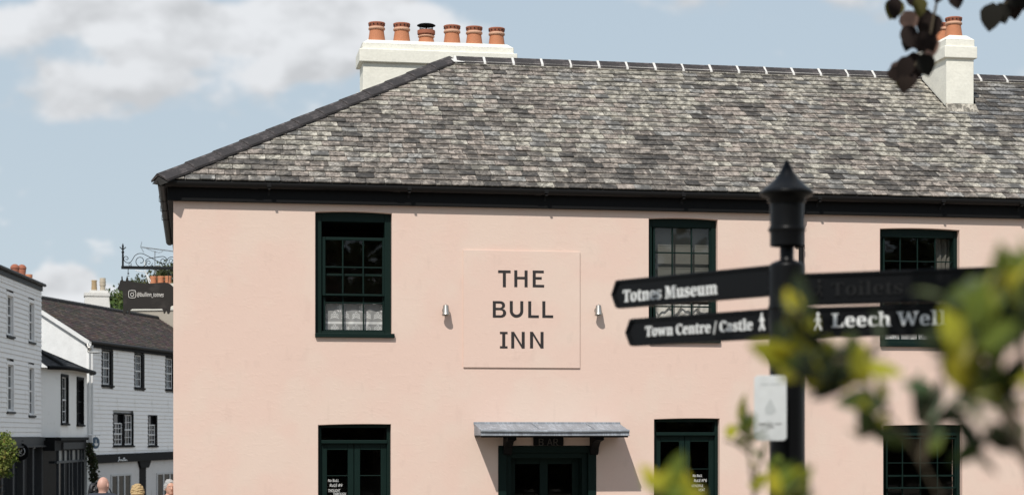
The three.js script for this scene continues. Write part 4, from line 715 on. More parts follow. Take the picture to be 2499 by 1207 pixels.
  for (const [a, b, yt] of [[268, 318, 1156], [380, 428, 1152]]) {
    const o = frect(BF, a, b, yt, 1260), n = 3, w = part('shop_window', merge([rbox(o.u0, o.u1, o.y1 - .08, o.y1, -.02, .05), ...Array.from({ length: n + 1 }, (_, i) => { const x = lerp(o.u0 + .05, o.u1 - .05, i / n); return rbox(x - .07, x + .07, o.y0, o.y1 - .08, -.02, .045); })]), std([.5, .5, .49], .7), B);
    for (let i = 0; i < n; i++) { const x0 = lerp(o.u0 + .05, o.u1 - .05, i / n) + .07, x1 = lerp(o.u0 + .05, o.u1 - .05, (i + 1) / n) - .07; part('pane', box(x0, x1, o.y0, o.y1 - .08, .012, .02), glassDark, w); }
  }
  const d0 = BF.see(338, 1140)[0], d1 = BF.see(354, 1140)[0], dy = BF.see(345, 1138)[1];
  part('doorway', merge([rbox(d0, d1, gY, dy, .012, .03), poly([[d0 - .3, dy + .35], [d1 + .5, dy + .35], [d1 + .12, dy - .05], [d0 - .02, dy - .05]], .02, .1)]), blackW, B);
}
// C: white oriel over a glazed shopfront, between the two houses
{
  const zA = 67.9, p0 = at(99, 0, zA), p1 = at(146, 0, 68.5), p2 = at(211, 0, 73.7), p3 = V(BF.p.x - .02, 0, BF.p.z + .4);
  const C = thing('corner_shop', 'white rendered oriel with grey slate roof above a dark glazed shopfront', 'house'); C.position.set(p1.x, 0, p1.z); C.rotation.y = dirTurn(p2.x - p1.x, p2.z - p1.z);
  const CF = new Frame(p1.x, p1.z, C.rotation.y), loc = (v) => { const dx = v.x - p1.x, dz = v.z - p1.z; return [dx * CF.c - dz * CF.s, dx * CF.s + dz * CF.c]; };
  const [q0, q2, q3] = [loc(p0), loc(p2), loc(p3)], y0 = CF.see(170, 1066)[1], y1 = CF.see(175, 903)[1], gY = groundY(70), Lc = q2[0];
  const cr = std([.92, .91, .88], .9, { map: dirtTex, bumpMap: plasterBump, bumpScale: .006 });
  const ops = [frect(CF, 146.8, 164, 913, 1033), frect(CF, 185.5, 201.5, 920, 1036)];
  const s = new THREE.Shape([[0, y0], [Lc, y0], [Lc, y1], [0, y1]].map(([x, y]) => new THREE.Vector2(x, y))); for (const o of ops) s.holes.push(new THREE.Path([[o.u0, o.y0], [o.u1, o.y0], [o.u1, o.y1], [o.u0, o.y1]].map(([x, y]) => new THREE.Vector2(x, y))));
  part('wall', metric(plain(new THREE.ExtrudeGeometry(s, { depth: .14, bevelEnabled: false }).translate(0, 0, -.14))), cr, C);
  part('wall', quads([[[q0[0], y0, q0[1]], [0, y0, 0], [0, y1, 0], [q0[0], y1, q0[1]]]]), cr, C);
  part('wall', quads([[[Lc, y0, 0], [q3[0], y0, q3[1]], [q3[0], y1, q3[1]], [Lc, y1, 0]]]), cr, C);
  part('soffit', quads([[[q0[0], y0, q0[1]], [q0[0], y0, -2.2], [q3[0], y0, -2.2], [q3[0], y0, q3[1]], [Lc, y0, 0], [0, y0, 0]]]), blackW, C);
  part('eaves_soffit', quads([[[q0[0] - .3, y1 - .004, q0[1] + .1], [q0[0] - .3, y1 - .004, -2.2], [q3[0], y1 - .004, -2.2], [q3[0], y1 - .004, q3[1]], [Lc, y1 - .004, .26], [-.1, y1 - .004, .26]]]), blackW, C);
  ops.forEach((o, i) => farWindow(C, o, blackW, i ? blackW : M.white, i ? 1 : 2, 2, { frame: .10, z: -.07, sillMat: blackW }));
  // hipped roof against the gable behind
  const e = .28, ye = y1, E0 = [q0[0] - .1, ye, q0[1] + e], E1 = [-.12, ye, e], E2 = [Lc + .12, ye, e], E3 = [q3[0] + .2, ye, q3[1] + .2], T0 = [q0[0] - .05, ye + 1.05, -1.75], T1 = [1.7, ye + 1.02, -1.75], T2 = [Lc, ye + .5, -1.75];
  const rf = part('roof', quads([[E0, E1, T1, T0], [E1, E2, T1], [E2, E3, T2, T1]]), greySlate, C);
  const rows = []; for (let i = 0; i < 9; i++) { const k = i / 9, a = [lerp(E1[0], T1[0], k), lerp(ye, T1[1], k) + .01, lerp(E1[2], T1[2], k)], b = [lerp(E2[0], T1[0], k), lerp(ye, T1[1], k) + .01, lerp(E2[2], T1[2], k)]; rows.push(rod(V(...a), V(...b), .018, .018, 5)); }
  part('slate_edges', merge(rows), greySlate, rf);
  part('hip_roll', merge([tube([V(...E1), V(lerp(E1[0], T1[0], .35), lerp(E1[1], T1[1], .42), lerp(E1[2], T1[2], .35)), V(...T1)], .07, 12, 8), tube([V(...E2), V(...T1)], .05, 4, 6)]), greySlate, rf);
  part('gutter', tube([V(...E0), V(...E1), V(...E2), V(...E3)], .075, 60, 8), blackW, C);
  // black band, sign board, transom lights and big panes
  const yb = CF.see(170, 1098)[1], yt = CF.see(170, 1124)[1];
  part('cornice', merge([box(q0[0] + .05, Lc - .05, y0 - .12, y0 - .01, -.4, .14), box(-.9, Lc, yb, y0 - .12, -.5, -.02)]), blackW, C);
  part('sign_board', rbox(.35, Lc - .3, yb + .04, y0 - .2, -.018, .05), charcoal, C);
  const xs = [-.15, .85, 1.75, 2.35, 3.35, 4.15, 4.75], fr = [rbox(-.5, Lc - .1, yt - .07, yt + .02, -.14, -.02)];
  for (const x of xs) fr.push(rbox(x - .06, x + .06, gY, yb, -.14, -.015)); 
  const sf = part('shop_frame', merge(fr), std([.02, .024, .028], .5), C);
  for (let i = 0; i + 1 < xs.length; i++) {
    part('transom_pane', box(xs[i] + .06, xs[i + 1] - .06, yt + .02, yb, -.10, -.09), phy([.30, .30, .28], .3), sf);
    if (i !== 1) part('shop_pane', box(xs[i] + .06, xs[i + 1] - .06, gY + .35, yt - .07, -.10, -.09), glassDark, sf); else part('shop_door', rbox(xs[i] + .06, xs[i + 1] - .06, gY + .02, yt - .08, -.12, -.07), blackW, sf);
  }
  part('shop_side', merge([quads([[[q0[0], gY - .1, q0[1] - .02], [-.15, gY - .1, -.03], [-.15, y0, -.03], [q0[0], y0, q0[1] - .02]]])]), glassDark, sf);
  part('stall_riser', box(-.1, Lc - .1, gY - .1, gY + .35, -.13, -.03), blackW, C);
  part('rear_wall', box(q0[0], Lc, gY - .1, y0 - .15, -2.2, -2.0), M.darkIn, C);
  part('corner_pier', rbox(Lc - .25, Lc + .55, gY - .1, y0 - .35, -.5, .05), std([.72, .72, .69], .9, { map: dirtTex }), C);
}
// D: beige gable block behind, chimney with pots, aerial; E: house behind with the white stack
{
  const x0 = 15.75, top_ = EYE + (HY - 757) / F * 91, zL = BF.seex(321, x0)[0], beige = std([.40, .36, .30], .92, { map: dirtTex, bumpMap: plasterBump, bumpScale: .01 });
  const D = BF.put(thing('rendered_block', 'beige rendered building rising behind the brown slate roof', 'house'));
  part('wall', box(x0, x0 + 7, groundY(90) - .3, top_, zL, .4), beige, D);
  part('coping', rbox(x0 - .06, x0 + 7, top_ - .002, top_ + .09, zL - .06, .46), std([.55, .53, .48], .9), D);
  const cz = BF.seex(372, x0 + 3)[0] - .4, cy = EYE + (HY - 692) / F * 94, ch = part('chimney', merge([rbox(x0 + 2.7, x0 + 3.5, top_, cy, cz, cz + 3.4), rbox(x0 + 2.64, x0 + 3.56, cy - .22, cy - .08, cz - .06, cz + 3.46)]), std([.55, .52, .46], .9, { map: dirtTex }), D);
  for (const px of [372.5, 390.5, 408.5]) { const z = BF.seex(px, x0 + 3)[0]; part('chimney_pot', lathe([[.17, 0], [.155, .3], [.18, .36], [.17, .42], [.13, .42], [.12, .1]], 14).translate(x0 + 3.05, cy - .02, z), M.terracotta, ch); }
  const p = at(377, 690, 94.3), q = at(377, 612, 94.3), ae = thing('tv_aerial', 'thin television aerial on a mast above the beige chimney', 'aerial'); ae.position.copy(p);
  const mm = std([.16, .16, .16], .5, { metalness: .6 });
  part('mast', rod(V(0, -.3, 0), V(0, q.y - p.y, 0), .022, .018, 8), mm, ae);
  const a = at(346, 603, 94.3).sub(p), b = at(430, 614, 94.3).sub(p); part('boom', rod(a, b, .024), mm, ae);
  const el = []; for (let i = 0; i < 22; i++) { const c = a.clone().lerp(b, i / 21); el.push(rod(c.clone().add(V(.10, -.035, .28)), c.clone().add(V(-.10, .035, -.28)), .014, .014, 5)); } part('elements', merge(el), mm, ae);
  part('reflector', merge([rod(a.clone().add(V(0, .28, .1)), a.clone().add(V(-.08, -.02, 0)), .012), rod(a.clone().add(V(.06, -.26, -.1)), a.clone().add(V(-.06, 0, 0)), .012), tube([at(356, 606, 94.3).sub(p), at(363, 609, 94.3).sub(p), at(377, 614, 94.3).sub(p), at(390, 616, 94.3).sub(p), at(397, 612, 94.3).sub(p)], .012, 16, 5)]), mm, ae);
  const wa = solo('small_aerial', merge([rod(V(0, 0, 0), V(-.25, .7, 0), .03), rod(V(-.25, .7, 0), V(-.3, 1.25, 0), .022), rod(V(-.25, .7, 0), V(-.75, .78, .1), .02), rod(V(-.2, .6, 0), V(.2, -.1, 0), .03)]), M.white, 'small bent white aerial beside the leftmost pot of the beige chimney', 'aerial'); wa.position.copy(at(366, 697, 94.2));
  const Ze = 93, ec = at(235, 760, Ze), E = thing('rear_house', 'hidden rear house carrying a tapered white chimney with two buff pots', 'house'); E.position.set(ec.x, 0, ec.z); E.rotation.y = .25;
  const ht = (py) => EYE + (HY - py) / F * Ze, g0 = groundY(Ze);
  part('wall', box(-4, 3, g0 - .3, ht(790), -6, .3), render, E);
  part('roof', quads([[[-4.2, ht(790), .5], [3.2, ht(790), .5], [3.2, ht(770), -2.8], [-4.2, ht(770), -2.8]], [[3.2, ht(790), -6.2], [-4.2, ht(790), -6.2], [-4.2, ht(770), -2.8], [3.2, ht(770), -2.8]]]), greySlate, E);
  const w = .72, tw = .58; const stack = part('chimney', merge([quads([[[-w, ht(800), w], [w, ht(800), w], [tw, ht(722), tw], [-tw, ht(722), tw]], [[w, ht(800), w], [w, ht(800), -w], [tw, ht(722), -tw], [tw, ht(722), tw]], [[-w, ht(800), -w], [-w, ht(800), w], [-tw, ht(722), tw], [-tw, ht(722), -tw]]]), rbox(-tw - .05, tw + .05, ht(724), ht(716), -tw - .05, tw + .05), rbox(-.35, tw - .02, ht(717), ht(709), -.4, .4)]), std([.70, .68, .64], .92, { map: dirtTex, bumpMap: plasterBump, bumpScale: .012 }), E);
  const buff = std([.42, .30, .17], .9, { map: grain }), buff2 = std([.50, .43, .33], .9, { map: grain });
  part('chimney_pot', lathe([[.15, 0], [.14, .2], [.125, .5], [.14, .52], [.14, .58], [.10, .58], [.1, .1]], 16).translate(-.13, ht(712), .1), buff, stack);
  part('chimney_pot', lathe([[.14, 0], [.13, .3], [.16, .32], [.16, .38], [.14, .4], [.16, .48], [.16, .54], [.14, .56], [.15, .70], [.11, .70], [.1, .1]], 16).translate(.29, ht(712), .05), buff2, stack);
}
// fittings on the street fronts
{
  const zz = 74.2, p = at(217, 856, zz), t = thing('street_lamp', 'grey street lamp on a bracket at the corner of the white house', 'street lamp'); t.position.copy(p);
  part('bracket', merge([rod(V(-.12, .3, -.2), V(-.02, -.05, 0), .05), rod(V(-.02, -.05, 0), V(.1, -.02, .1), .045), plain(new THREE.SphereGeometry(.1, 10, 8).translate(0, .12, 0))]), M.steel, t);
  part('lamp_head', plain(new THREE.SphereGeometry(.5, 18, 10).scale(.52, .10, .22).translate(.25, -.06, .12)), std([.33, .33, .32], .4), t);
  const rs = thing('blue_round_sign', 'round blue and white projecting sign on the white house corner', 'sign'); rs.position.copy(at(232, 1080, 73.9)); rs.rotation.y = 1.15;
  part('disc', plain(new THREE.CylinderGeometry(.235, .235, .05, 26).rotateX(Math.PI / 2)), std([.035, .075, .12], .5), rs);
  part('emblem', merge([rbox(-.02, .02, -.13, .14, -.032, .032), poly([[-.13, -.02], [.13, -.02], [.08, -.12], [-.08, -.12]], .025, .01), poly([[-.13, -.02], [.13, -.02], [.08, -.12], [-.08, -.12]], -.035, .01)]), M.chalk, rs);
  part('bracket', merge([rod(V(-.45, .32, 0), V(.3, .32, 0), .022), rod(V(0, .2, 0), V(0, .33, 0), .012)]), M.white, rs);
  const jb = solo('junction_box', merge([rbox(-.09, .09, -.17, .17, -.06, .06, .01), rbox(-.1, .1, .14, .18, -.07, .07)]), M.white, 'small white meter box beside the ivy', 'box'); jb.position.copy(at(219, 1072, 73.4));
}
// ---------------------------------------------------------------- people
function field(fn, lo, hi, cell) {   // mesh of fn = 0 (negative inside)
  const size = Math.max(hi.x - lo.x, hi.y - lo.y, hi.z - lo.z), n = Math.ceil(size / cell) + 4, half = size / 2 * (n / (n - 4)), c = lo.clone().add(hi).multiplyScalar(.5);
  const mc = new MarchingCubes(n, M.white, false, false, 120000); mc.isolation = 0;
  for (let k = 0; k < n; k++) for (let j = 0; j < n; j++) for (let i = 0; i < n; i++) mc.field[i + j * n + k * n * n] = -clamp(fn(c.x + (i - n / 2) / (n / 2) * half, c.y + (j - n / 2) / (n / 2) * half, c.z + (k - n / 2) / (n / 2) * half), -1, 1);
  mc.update();
  const cnt = mc.count, p = new Float32Array(cnt * 3), nn = new Float32Array(cnt * 3);
  for (let i = 0; i < cnt; i++) {
    const x = c.x + mc.positionArray[3 * i] * half, y = c.y + mc.positionArray[3 * i + 1] * half, z = c.z + mc.positionArray[3 * i + 2] * half, e = .002;
    p[3 * i] = x; p[3 * i + 1] = y; p[3 * i + 2] = z;
    let gx = fn(x + e, y, z) - fn(x - e, y, z), gy = fn(x, y + e, z) - fn(x, y - e, z), gz = fn(x, y, z + e) - fn(x, y, z - e); const l = Math.hypot(gx, gy, gz) || 1; nn[3 * i] = gx / l; nn[3 * i + 1] = gy / l; nn[3 * i + 2] = gz / l;
  }
  const g = new THREE.BufferGeometry(); g.setAttribute('position', new THREE.BufferAttribute(p, 3)); g.setAttribute('normal', new THREE.BufferAttribute(nn, 3)); g.setAttribute('uv', new THREE.BufferAttribute(new Float32Array(cnt * 2), 2)); return g;
}
const cap = (a, b, ra, rb) => { const dx = b[0] - a[0], dy = b[1] - a[1], dz = b[2] - a[2], l2 = dx * dx + dy * dy + dz * dz; return (x, y, z) => { const px = x - a[0], py = y - a[1], pz = z - a[2], t = clamp((px * dx + py * dy + pz * dz) / l2); return Math.hypot(px - t * dx, py - t * dy, pz - t * dz) - lerp(ra, rb, t); }; };
const ell = (c, r) => (x, y, z) => { const a = (x - c[0]) / r[0], b = (y - c[1]) / r[1], d = (z - c[2]) / r[2], k = Math.hypot(a, b, d); return (k - 1) * Math.min(...r) * (k > 1 ? 1 : 1); };
const smin = (a, b, k) => { const h = clamp(.5 + .5 * (b - a) / k); return lerp(b, a, h) - k * h * (1 - h); };
const join = (list, k) => (x, y, z) => { let d = 9; for (const f of list) d = d > 8 ? f(x, y, z) : smin(d, f(x, y, z), k); return d; };
// an adult of height 1.70 m facing +z in its own axes; scaled when placed
function person(o) {
  const t = thing('person', o.label, 'person'), SW = o.female ? .165 : .195, HW = o.female ? .10 : .095, st = o.stride ?? .10;
  const hip = .90, knee = .49, sh = 1.40;
  const legs = [-1, 1].flatMap((s) => { const k = [s * (HW - .005), knee, s * st * .5 + .03], a = [s * HW * .95, .085, s * st - .02]; return [cap([s * HW, hip, 0], k, .088, .058), cap(k, a, .056, .038), cap([a[0], .045, a[2] - .02], [a[0] + s * .02, .035, a[2] + .15], .042, .030)]; });
  const arms = [-1, 1].flatMap((s) => { const e = [s * (SW + .055), 1.12, -.03 + s * st * .2], w = [s * (SW + .045), .87, .06 - s * st * .3]; return [cap([s * SW, sh - .025, 0], e, .052, .040), cap(e, w, .039, .027)]; });
  const hands = [-1, 1].flatMap((s) => { const w = [s * (SW + .045), .87, .06 - s * st * .3], f = []; f.push(cap(w, [w[0], w[1] - .07, w[2] + .02], .026, .030)); for (let i = 0; i < 4; i++) { const z = w[2] - .022 + i * .019, y = w[1] - .08; f.push(cap([w[0], y, z + .01], [w[0] - s * .008, y - .045, z + .018], .0095, .009), cap([w[0] - s * .008, y - .045, z + .018], [w[0] - s * .026, y - .075 + Math.abs(i - 1.5) * .006, z + .02], .009, .0075)); } f.push(cap([w[0], w[1] - .03, w[2] + .04], [w[0] - s * .012, w[1] - .085, w[2] + .068], .011, .009)); return f; });
  const torso = [ell([0, 1.22, 0], [SW * .86, .24, .118]), ell([0, .98, 0], [HW * 1.72, .15, .125]), cap([-SW * .78, sh - .01, -.005], [SW * .78, sh - .01, -.005], .066, .066), cap([0, 1.36, -.01], [0, 1.50, .012], .062, .052)];
  const body = join([...torso, ...arms, ...legs], .035), handF = join(hands, .008);
  const hc = [0, 1.590, .02], hd = [ell(hc, [.077, .108, .096]), ell([0, 1.535, .045], [.058, .070, .062]), cap([0, 1.46, 0], [0, 1.53, .01], .054, .054)];
  const nose = cap([0, 1.595, .112], [0, 1.562, .128], .010, .015), chin = ell([0, 1.487, .088], [.024, .020, .020]), brow = cap([-.033, 1.618, .098], [.033, 1.618, .098], .013, .013), ears = [-1, 1].map((s) => ell([s * .079, 1.575, .015], [.011, .032, .020]));
  const eyes = [-1, 1].map((s) => ell([s * .031, 1.594, .110], [.015, .011, .012])), lips = cap([-.022, 1.523, .103], [.022, 1.523, .103], .008, .008);
  const headBase = join([...hd, chin, brow], .022);
  const head = (x, y, z) => { let d = smin(headBase(x, y, z), nose(x, y, z), .010); for (const e of ears) d = smin(d, e(x, y, z), .006); for (const e of eyes) d = Math.max(d, -e(x, y, z) - .004); d = smin(d, lips(x, y, z), .006); return d; };
  const gB = field(body, V(-.34, 0, -.28), V(.34, 1.54, .30), .019), gH = field(head, V(-.10, 1.44, -.10), V(.10, 1.71, .16), .0062), gHand = [-1, 1].map((s) => field((x, y, z) => handF(x, y, z), V(s * (SW + .045) - .07, .74, -.06), V(s * (SW + .045) + .07, .90, .16), .0052));
  const skin = std(o.skin, .55, {}), sleeve = o.sleeve ?? .9, neckY = o.neck ?? 1.455;
  const b = part('body', merge([gB, gH, ...gHand]), skin, t);
  for (const s of [-1, 1]) part('eye', plain(new THREE.SphereGeometry(.0105, 10, 8).translate(s * .031, 1.594, .101)), std([.55, .53, .5], .3), t);
  const upper = join([...torso.slice(0, 3), ...arms], .04), trunk = join(torso.slice(0, 2), .05);
  part('top', field((x, y, z) => Math.max(Math.min(upper(x, y, z), trunk(x, y, z)) - .014 - .004 * vnoise(x * 22 + 9, y * 16 + z * 12), y - neckY - (o.vneck && z > 0 ? -.0 : 0), .86 - y, Math.abs(x) > SW + .005 ? sleeve - y : -1), V(-.34, .84, -.26), V(.34, 1.5, .26), .016), std(o.topC, .85), t);
  if (o.collar) part('collar', plain(new THREE.TorusGeometry(.064, .017, 8, 20).rotateX(Math.PI / 2 - .25).scale(1, 1.3, 1).translate(0, 1.462, .0)), std(o.topC, .85), t);
  const low = join([torso[1], ...legs.filter((_, i) => i % 3 !== 2)], .03);
  part('trousers', field((x, y, z) => Math.max(low(x, y, z) - .013, y - .93, .075 - y), V(-.25, .05, -.25), V(.25, .95, .25), .017), std(o.legC, .9), t);
  part('shoes', field((x, y, z) => Math.max(Math.min(...legs.filter((_, i) => i % 3 === 2).map((f) => f(x, y, z))) - .010, y - .085, .002 - y), V(-.2, 0, -.25), V(.2, .1, .3), .014), std([.03, .025, .02], .6), t);
  if (o.hair) {
    const h = o.hair, base = join([ell([0, 1.60 + h.up, -.005], [.086 + h.grow, .112 + h.grow, .098 + h.grow]), ell([0, 1.56, -.045], [.075 + h.grow, .09 + h.grow, .07 + h.grow])], .03);
    const wav = (x, y, z) => h.curl * ((vnoise(x * h.f + 5, y * h.f + 3) + vnoise(z * h.f + 8, y * h.f + 1) + vnoise(x * h.f * .5 + z * h.f, y * h.f * 1.4)) / 3 - .5);
    part('hair', field((x, y, z) => Math.max(base(x, y, z) + wav(x, y, z), Math.min(z - .062 + (y - 1.6) * -.35, 1.655 - y), h.low - y), V(-.15, h.low - .02, -.17), V(.15, 1.78, .17), .0075), std(h.c, .75), t);
  }
  if (o.fringe) part('hair_fringe', field((x, y, z) => Math.max(ell([0, 1.57, -.012], [.083, .075, .092])(x, y, z) + .004 * vnoise(x * 90, y * 90), y - 1.60, 1.515 - y, z - .03, Math.abs(x) < .05 && z > -.03 ? .02 : -1), V(-.1, 1.5, -.12), V(.1, 1.62, .06), .006), std(o.fringe, .85), t);
  return t;
}
function stand(t, px, pyTop, Z, turn, height) { const g = groundY(Z), p = at(px, 0, Z), hTop = at(px, pyTop, Z).y - g, s = hTop / height; t.position.set(p.x, g, p.z); t.rotation.y = turn; t.scale.setScalar(s); return s; }
const manP = person({ label: 'bald man in a dark navy jacket seen from behind', skin: [.55, .32, .25], topC: [.022, .027, .040], legC: [.05, .05, .06], collar: true, neck: 1.475, sleeve: .88 });
stand(manP, 249, 1163.5, 25.6, Math.PI - .25, 1.698);
const blonde = person({ label: 'person with short wavy blond hair seen from behind', female: true, skin: [.52, .32, .24], topC: [.32, .26, .22], legC: [.08, .09, .13], hair: { c: [.42, .29, .14], up: .012, grow: .012, curl: .030, f: 62, low: 1.50 } });
stand(blonde, 334, 1177.5, 25.2, Math.PI + .35, 1.745);
const silver = person({ label: 'silver-haired person in a white top beside the inn corner', female: true, skin: [.52, .30, .22], topC: [.68, .67, .65], legC: [.20, .20, .22], neck: 1.435, sleeve: 1.2, hair: { c: [.36, .36, .355], up: .010, grow: .010, curl: .030, f: 66, low: 1.535 } });
stand(silver, 413, 1167, 28.5, .45, 1.74);
{ // black bag over the bald man's shoulder
  const Z = 25.75, p = at(228, 1207, Z), t = thing('shoulder_bag', 'black bag slung at the bald man\'s left shoulder', 'bag'); t.position.set(p.x, p.y - .06, p.z); t.rotation.y = .3;
  const bm = std([.010, .010, .012], .55);
  part('bag_body', field((x, y, z) => ell([0, .10, 0], [.085, .115, .06])(x, y, z) + .03 * (vnoise(x * 26 + 3, y * 26 + z * 20) - .5), V(-.12, -.05, -.1), V(.12, .25, .1), .008), bm, t);
  part('strap', tube([V(-.02, .18, .02), V(.03, .23, .0), V(.10, .20, -.03), V(.19, .17, -.02), V(.24, .08, .05)], .010, 20, 6), bm, t);
  part('buckle', rbox(-.012, .012, .12, .14, .052, .062, .003), M.steel, t);
}
// ---------------------------------------------------------------- trees, shrubs and leaves
function leafGeo(l, w, fold, bend, seed) {   // a pointed leaf with a folded midrib, lying along +x
  const n = 6, r = rng(seed), pos = [], idx = [], uv = [];
  for (let i = 0; i <= n; i++) { const k = i / n, hw = w / 2 * Math.pow(Math.sin(Math.PI * Math.pow(k, .8)), .8) * (1 + .12 * (r() - .5)), y = -bend * k * k; for (const s of [-1, 0, 1]) { pos.push(k * l, y + (s ? fold * hw : 0), s * hw); uv.push(k, s * .5 + .5); } }
  for (let i = 0; i < n; i++) for (const s of [0, 1]) { const a = i * 3 + s, b = a + 1, c = a + 3, d = a + 4; idx.push(a, b, c, b, d, c); }
  const g = new THREE.BufferGeometry(); g.setAttribute('position', new THREE.Float32BufferAttribute(pos, 3)); g.setAttribute('uv', new THREE.Float32BufferAttribute(uv, 2)); g.setIndex(idx); g.computeVertexNormals(); return g;
}
const leafM = (c, t = .45) => phy(c, 1, { transmission: t, thickness: 0, side: THREE.DoubleSide, specularIntensity: .6 });
const ltex = dataTex(256, (u, v) => .75 + .25 * fbm(u * 12, v * 12, 3, 12) - .25 * smooth(.03, 0, Math.abs(v - .5)), false, 1);
const Q = new THREE.Quaternion(), M4 = new THREE.Matrix4();
function crown(parent, name, c, rad, count, leaf, colors, mat, seed, holes = .5) {   // leaves gathered in clumps through an uneven volume
  const r = rng(seed), clumps = [], nC = Math.max(10, Math.round(count / 90));
  for (let i = 0; i < nC; i++) { let v; do { v = V(r() * 2 - 1, r() * 2 - 1, r() * 2 - 1); } while (v.length() > 1); const k = .45 + .55 * Math.pow(r(), .4); v.normalize().multiplyScalar(k * (.82 + .36 * vnoise(v.x * 3 + seed, v.y * 3 + v.z * 2))); clumps.push([v, .16 + .2 * r(), r()]); }
  const im = shade(new THREE.InstancedMesh(leaf, mat, count)); im.name = name; const col = new THREE.Color();
  for (let i = 0; i < count; i++) {
    const [v, s, tone] = clumps[Math.floor(r() * nC)], q = V(r() + r() - 1, r() + r() - 1, r() + r() - 1).multiplyScalar(s * 1.5).add(v);
    const p = V(c[0] + q.x * rad[0], c[1] + q.y * rad[1], c[2] + q.z * rad[2]);
    Q.setFromEuler(new THREE.Euler(r() * 6.3, r() * 6.3, r() * 6.3)); const sc = .7 + .6 * r(); im.setMatrixAt(i, M4.compose(p, Q, V(sc, sc, sc)));
    const a = colors[Math.floor(clamp(tone * .7 + r() * .3) * .999 * colors.length)], d = .8 + .4 * r(); im.setColorAt(i, col.setRGB(a[0] * d, a[1] * d, a[2] * d));
  }
  im.userData.kind = 'stuff'; parent.add(im); return im;
}
function trunkGeo(h, r0, limbs, seed, rad) {
  const r = rng(seed), g = [tube([V(0, -.2, 0), V(.03 * h * (r() - .5), h * .35, .03 * h * (r() - .5)), V(.05 * h * (r() - .5), h * .8, .05 * h * (r() - .5))], r0 * .8, 10, 9), rod(V(0, -.3, 0), V(0, h * .3, 0), r0 * 1.35, r0 * .82, 9)];
  for (let i = 0; i < limbs; i++) { const a = i / limbs * 6.28 + r(), y = h * (.45 + .35 * r()), L = rad * (.7 + .4 * r()); g.push(rod(V(0, y, 0), V(Math.cos(a) * L * .55, y + L * .45, Math.sin(a) * L * .55), r0 * .42, r0 * .25, 7), rod(V(Math.cos(a) * L * .55, y + L * .45, Math.sin(a) * L * .55), V(Math.cos(a + .3) * L, y + L * .95, Math.sin(a + .3) * L), r0 * .25, r0 * .08, 6)); }
  return merge(g);
}
const whiteLeaf = leafM([1, 1, 1], .35);
function tree(name, label, x, z, h, rad, cy, count, leafSize, colors, seed, group) {
  const t = thing(name, label, 'tree', group), g = groundY(-z); t.position.set(x, g, z);
  part('trunk', trunkGeo(cy, .03 * h + .02, 6, seed, rad[0] * .8), M.bark, t);
  crown(t, 'crown', [0, cy, 0], rad, count, leafGeo(leafSize, leafSize * .6, .2, leafSize * .1, seed), colors, whiteLeaf, seed);
  return t;
}
const greens = [[.03, .055, .012], [.045, .085, .018], [.07, .12, .025], [.11, .17, .035], [.16, .20, .05]], darkG = [[.025, .035, .012], [.04, .055, .016], [.06, .075, .022], [.09, .10, .03], [.10, .085, .035]];
{
  let p = at(292, 760, 108); tree('leafy_tree', 'bright green tree between the white chimney and the bull sign', p.x, p.z, 9, [1.3, 1.7, 1.4], EYE + (HY - 738) / F * 108 + .1, 5200, .17, greens, 31);
  p = at(360, 700, 118); tree('leafy_tree', 'dark green tree behind the bull sign and chimney pots', p.x, p.z, 11, [2.1, 1.6, 1.8], EYE + (HY - 700) / F * 118, 6500, .19, darkG, 32);
  p = at(415, 680, 116); tree('leafy_tree', 'dark tree rising behind the television aerial at the inn corner', p.x, p.z, 12, [2.0, 2.0, 1.9], EYE + (HY - 690) / F * 116, 7500, .19, darkG, 33);
  p = at(-12, 1045, 50); tree('standard_shrub', 'yellow-green bushy shrub on a stem at the left edge of the street', p.x, p.z, 1.6, [.42, .62, .45], EYE + (HY - 1046) / F * 50, 5000, .075, [[.06, .10, .015], [.10, .15, .02], [.16, .20, .03], [.22, .25, .05], [.20, .16, .04]], 34);
  // trees across the square, behind the viewer: the panes mirror them
  [[1, 9, 9, 3.6], [9, 11, 11, 4.4], [17, 9, 10, 4], [25, 6, 12, 4.6], [34, 2, 11, 4.4], [-7, 13, 10, 4]].forEach(([x, z, h, r], i) => tree('square_tree', 'dark tree across the square behind the viewer, ' + ['second', 'third', 'fourth', 'fifth', 'sixth', 'first'][i] + ' of its row from the left', x, z, h, [r, h * .36, r], h * .58, 2600, .55, darkG, 50 + i, 'trees across the square'));
}
{ // clipped hedge on the far side of the square, behind the viewer; the lower panes mirror it
  const t = thing('hedge', 'long dark clipped hedge across the square, mirrored in the lower windows', 'hedge'); t.position.set(12, 0, 15);
  part('stems', merge(Array.from({ length: 40 }, (_, i) => rod(V(-32 + i * 1.7, -.1, 0), V(-32 + i * 1.7, 1.4, .1), .04, .02, 5))), M.bark, t);
  crown(t, 'foliage', [0, 1.5, 0], [36, 1.5, .9], 9000, leafGeo(.5, .34, .2, .05, 7), darkG, whiteLeaf, 91);
  part('inner_growth', rbox(-34, 34, .1, 2.5, -.25, .25, .1), std([.012, .014, .008], 1), t);
}
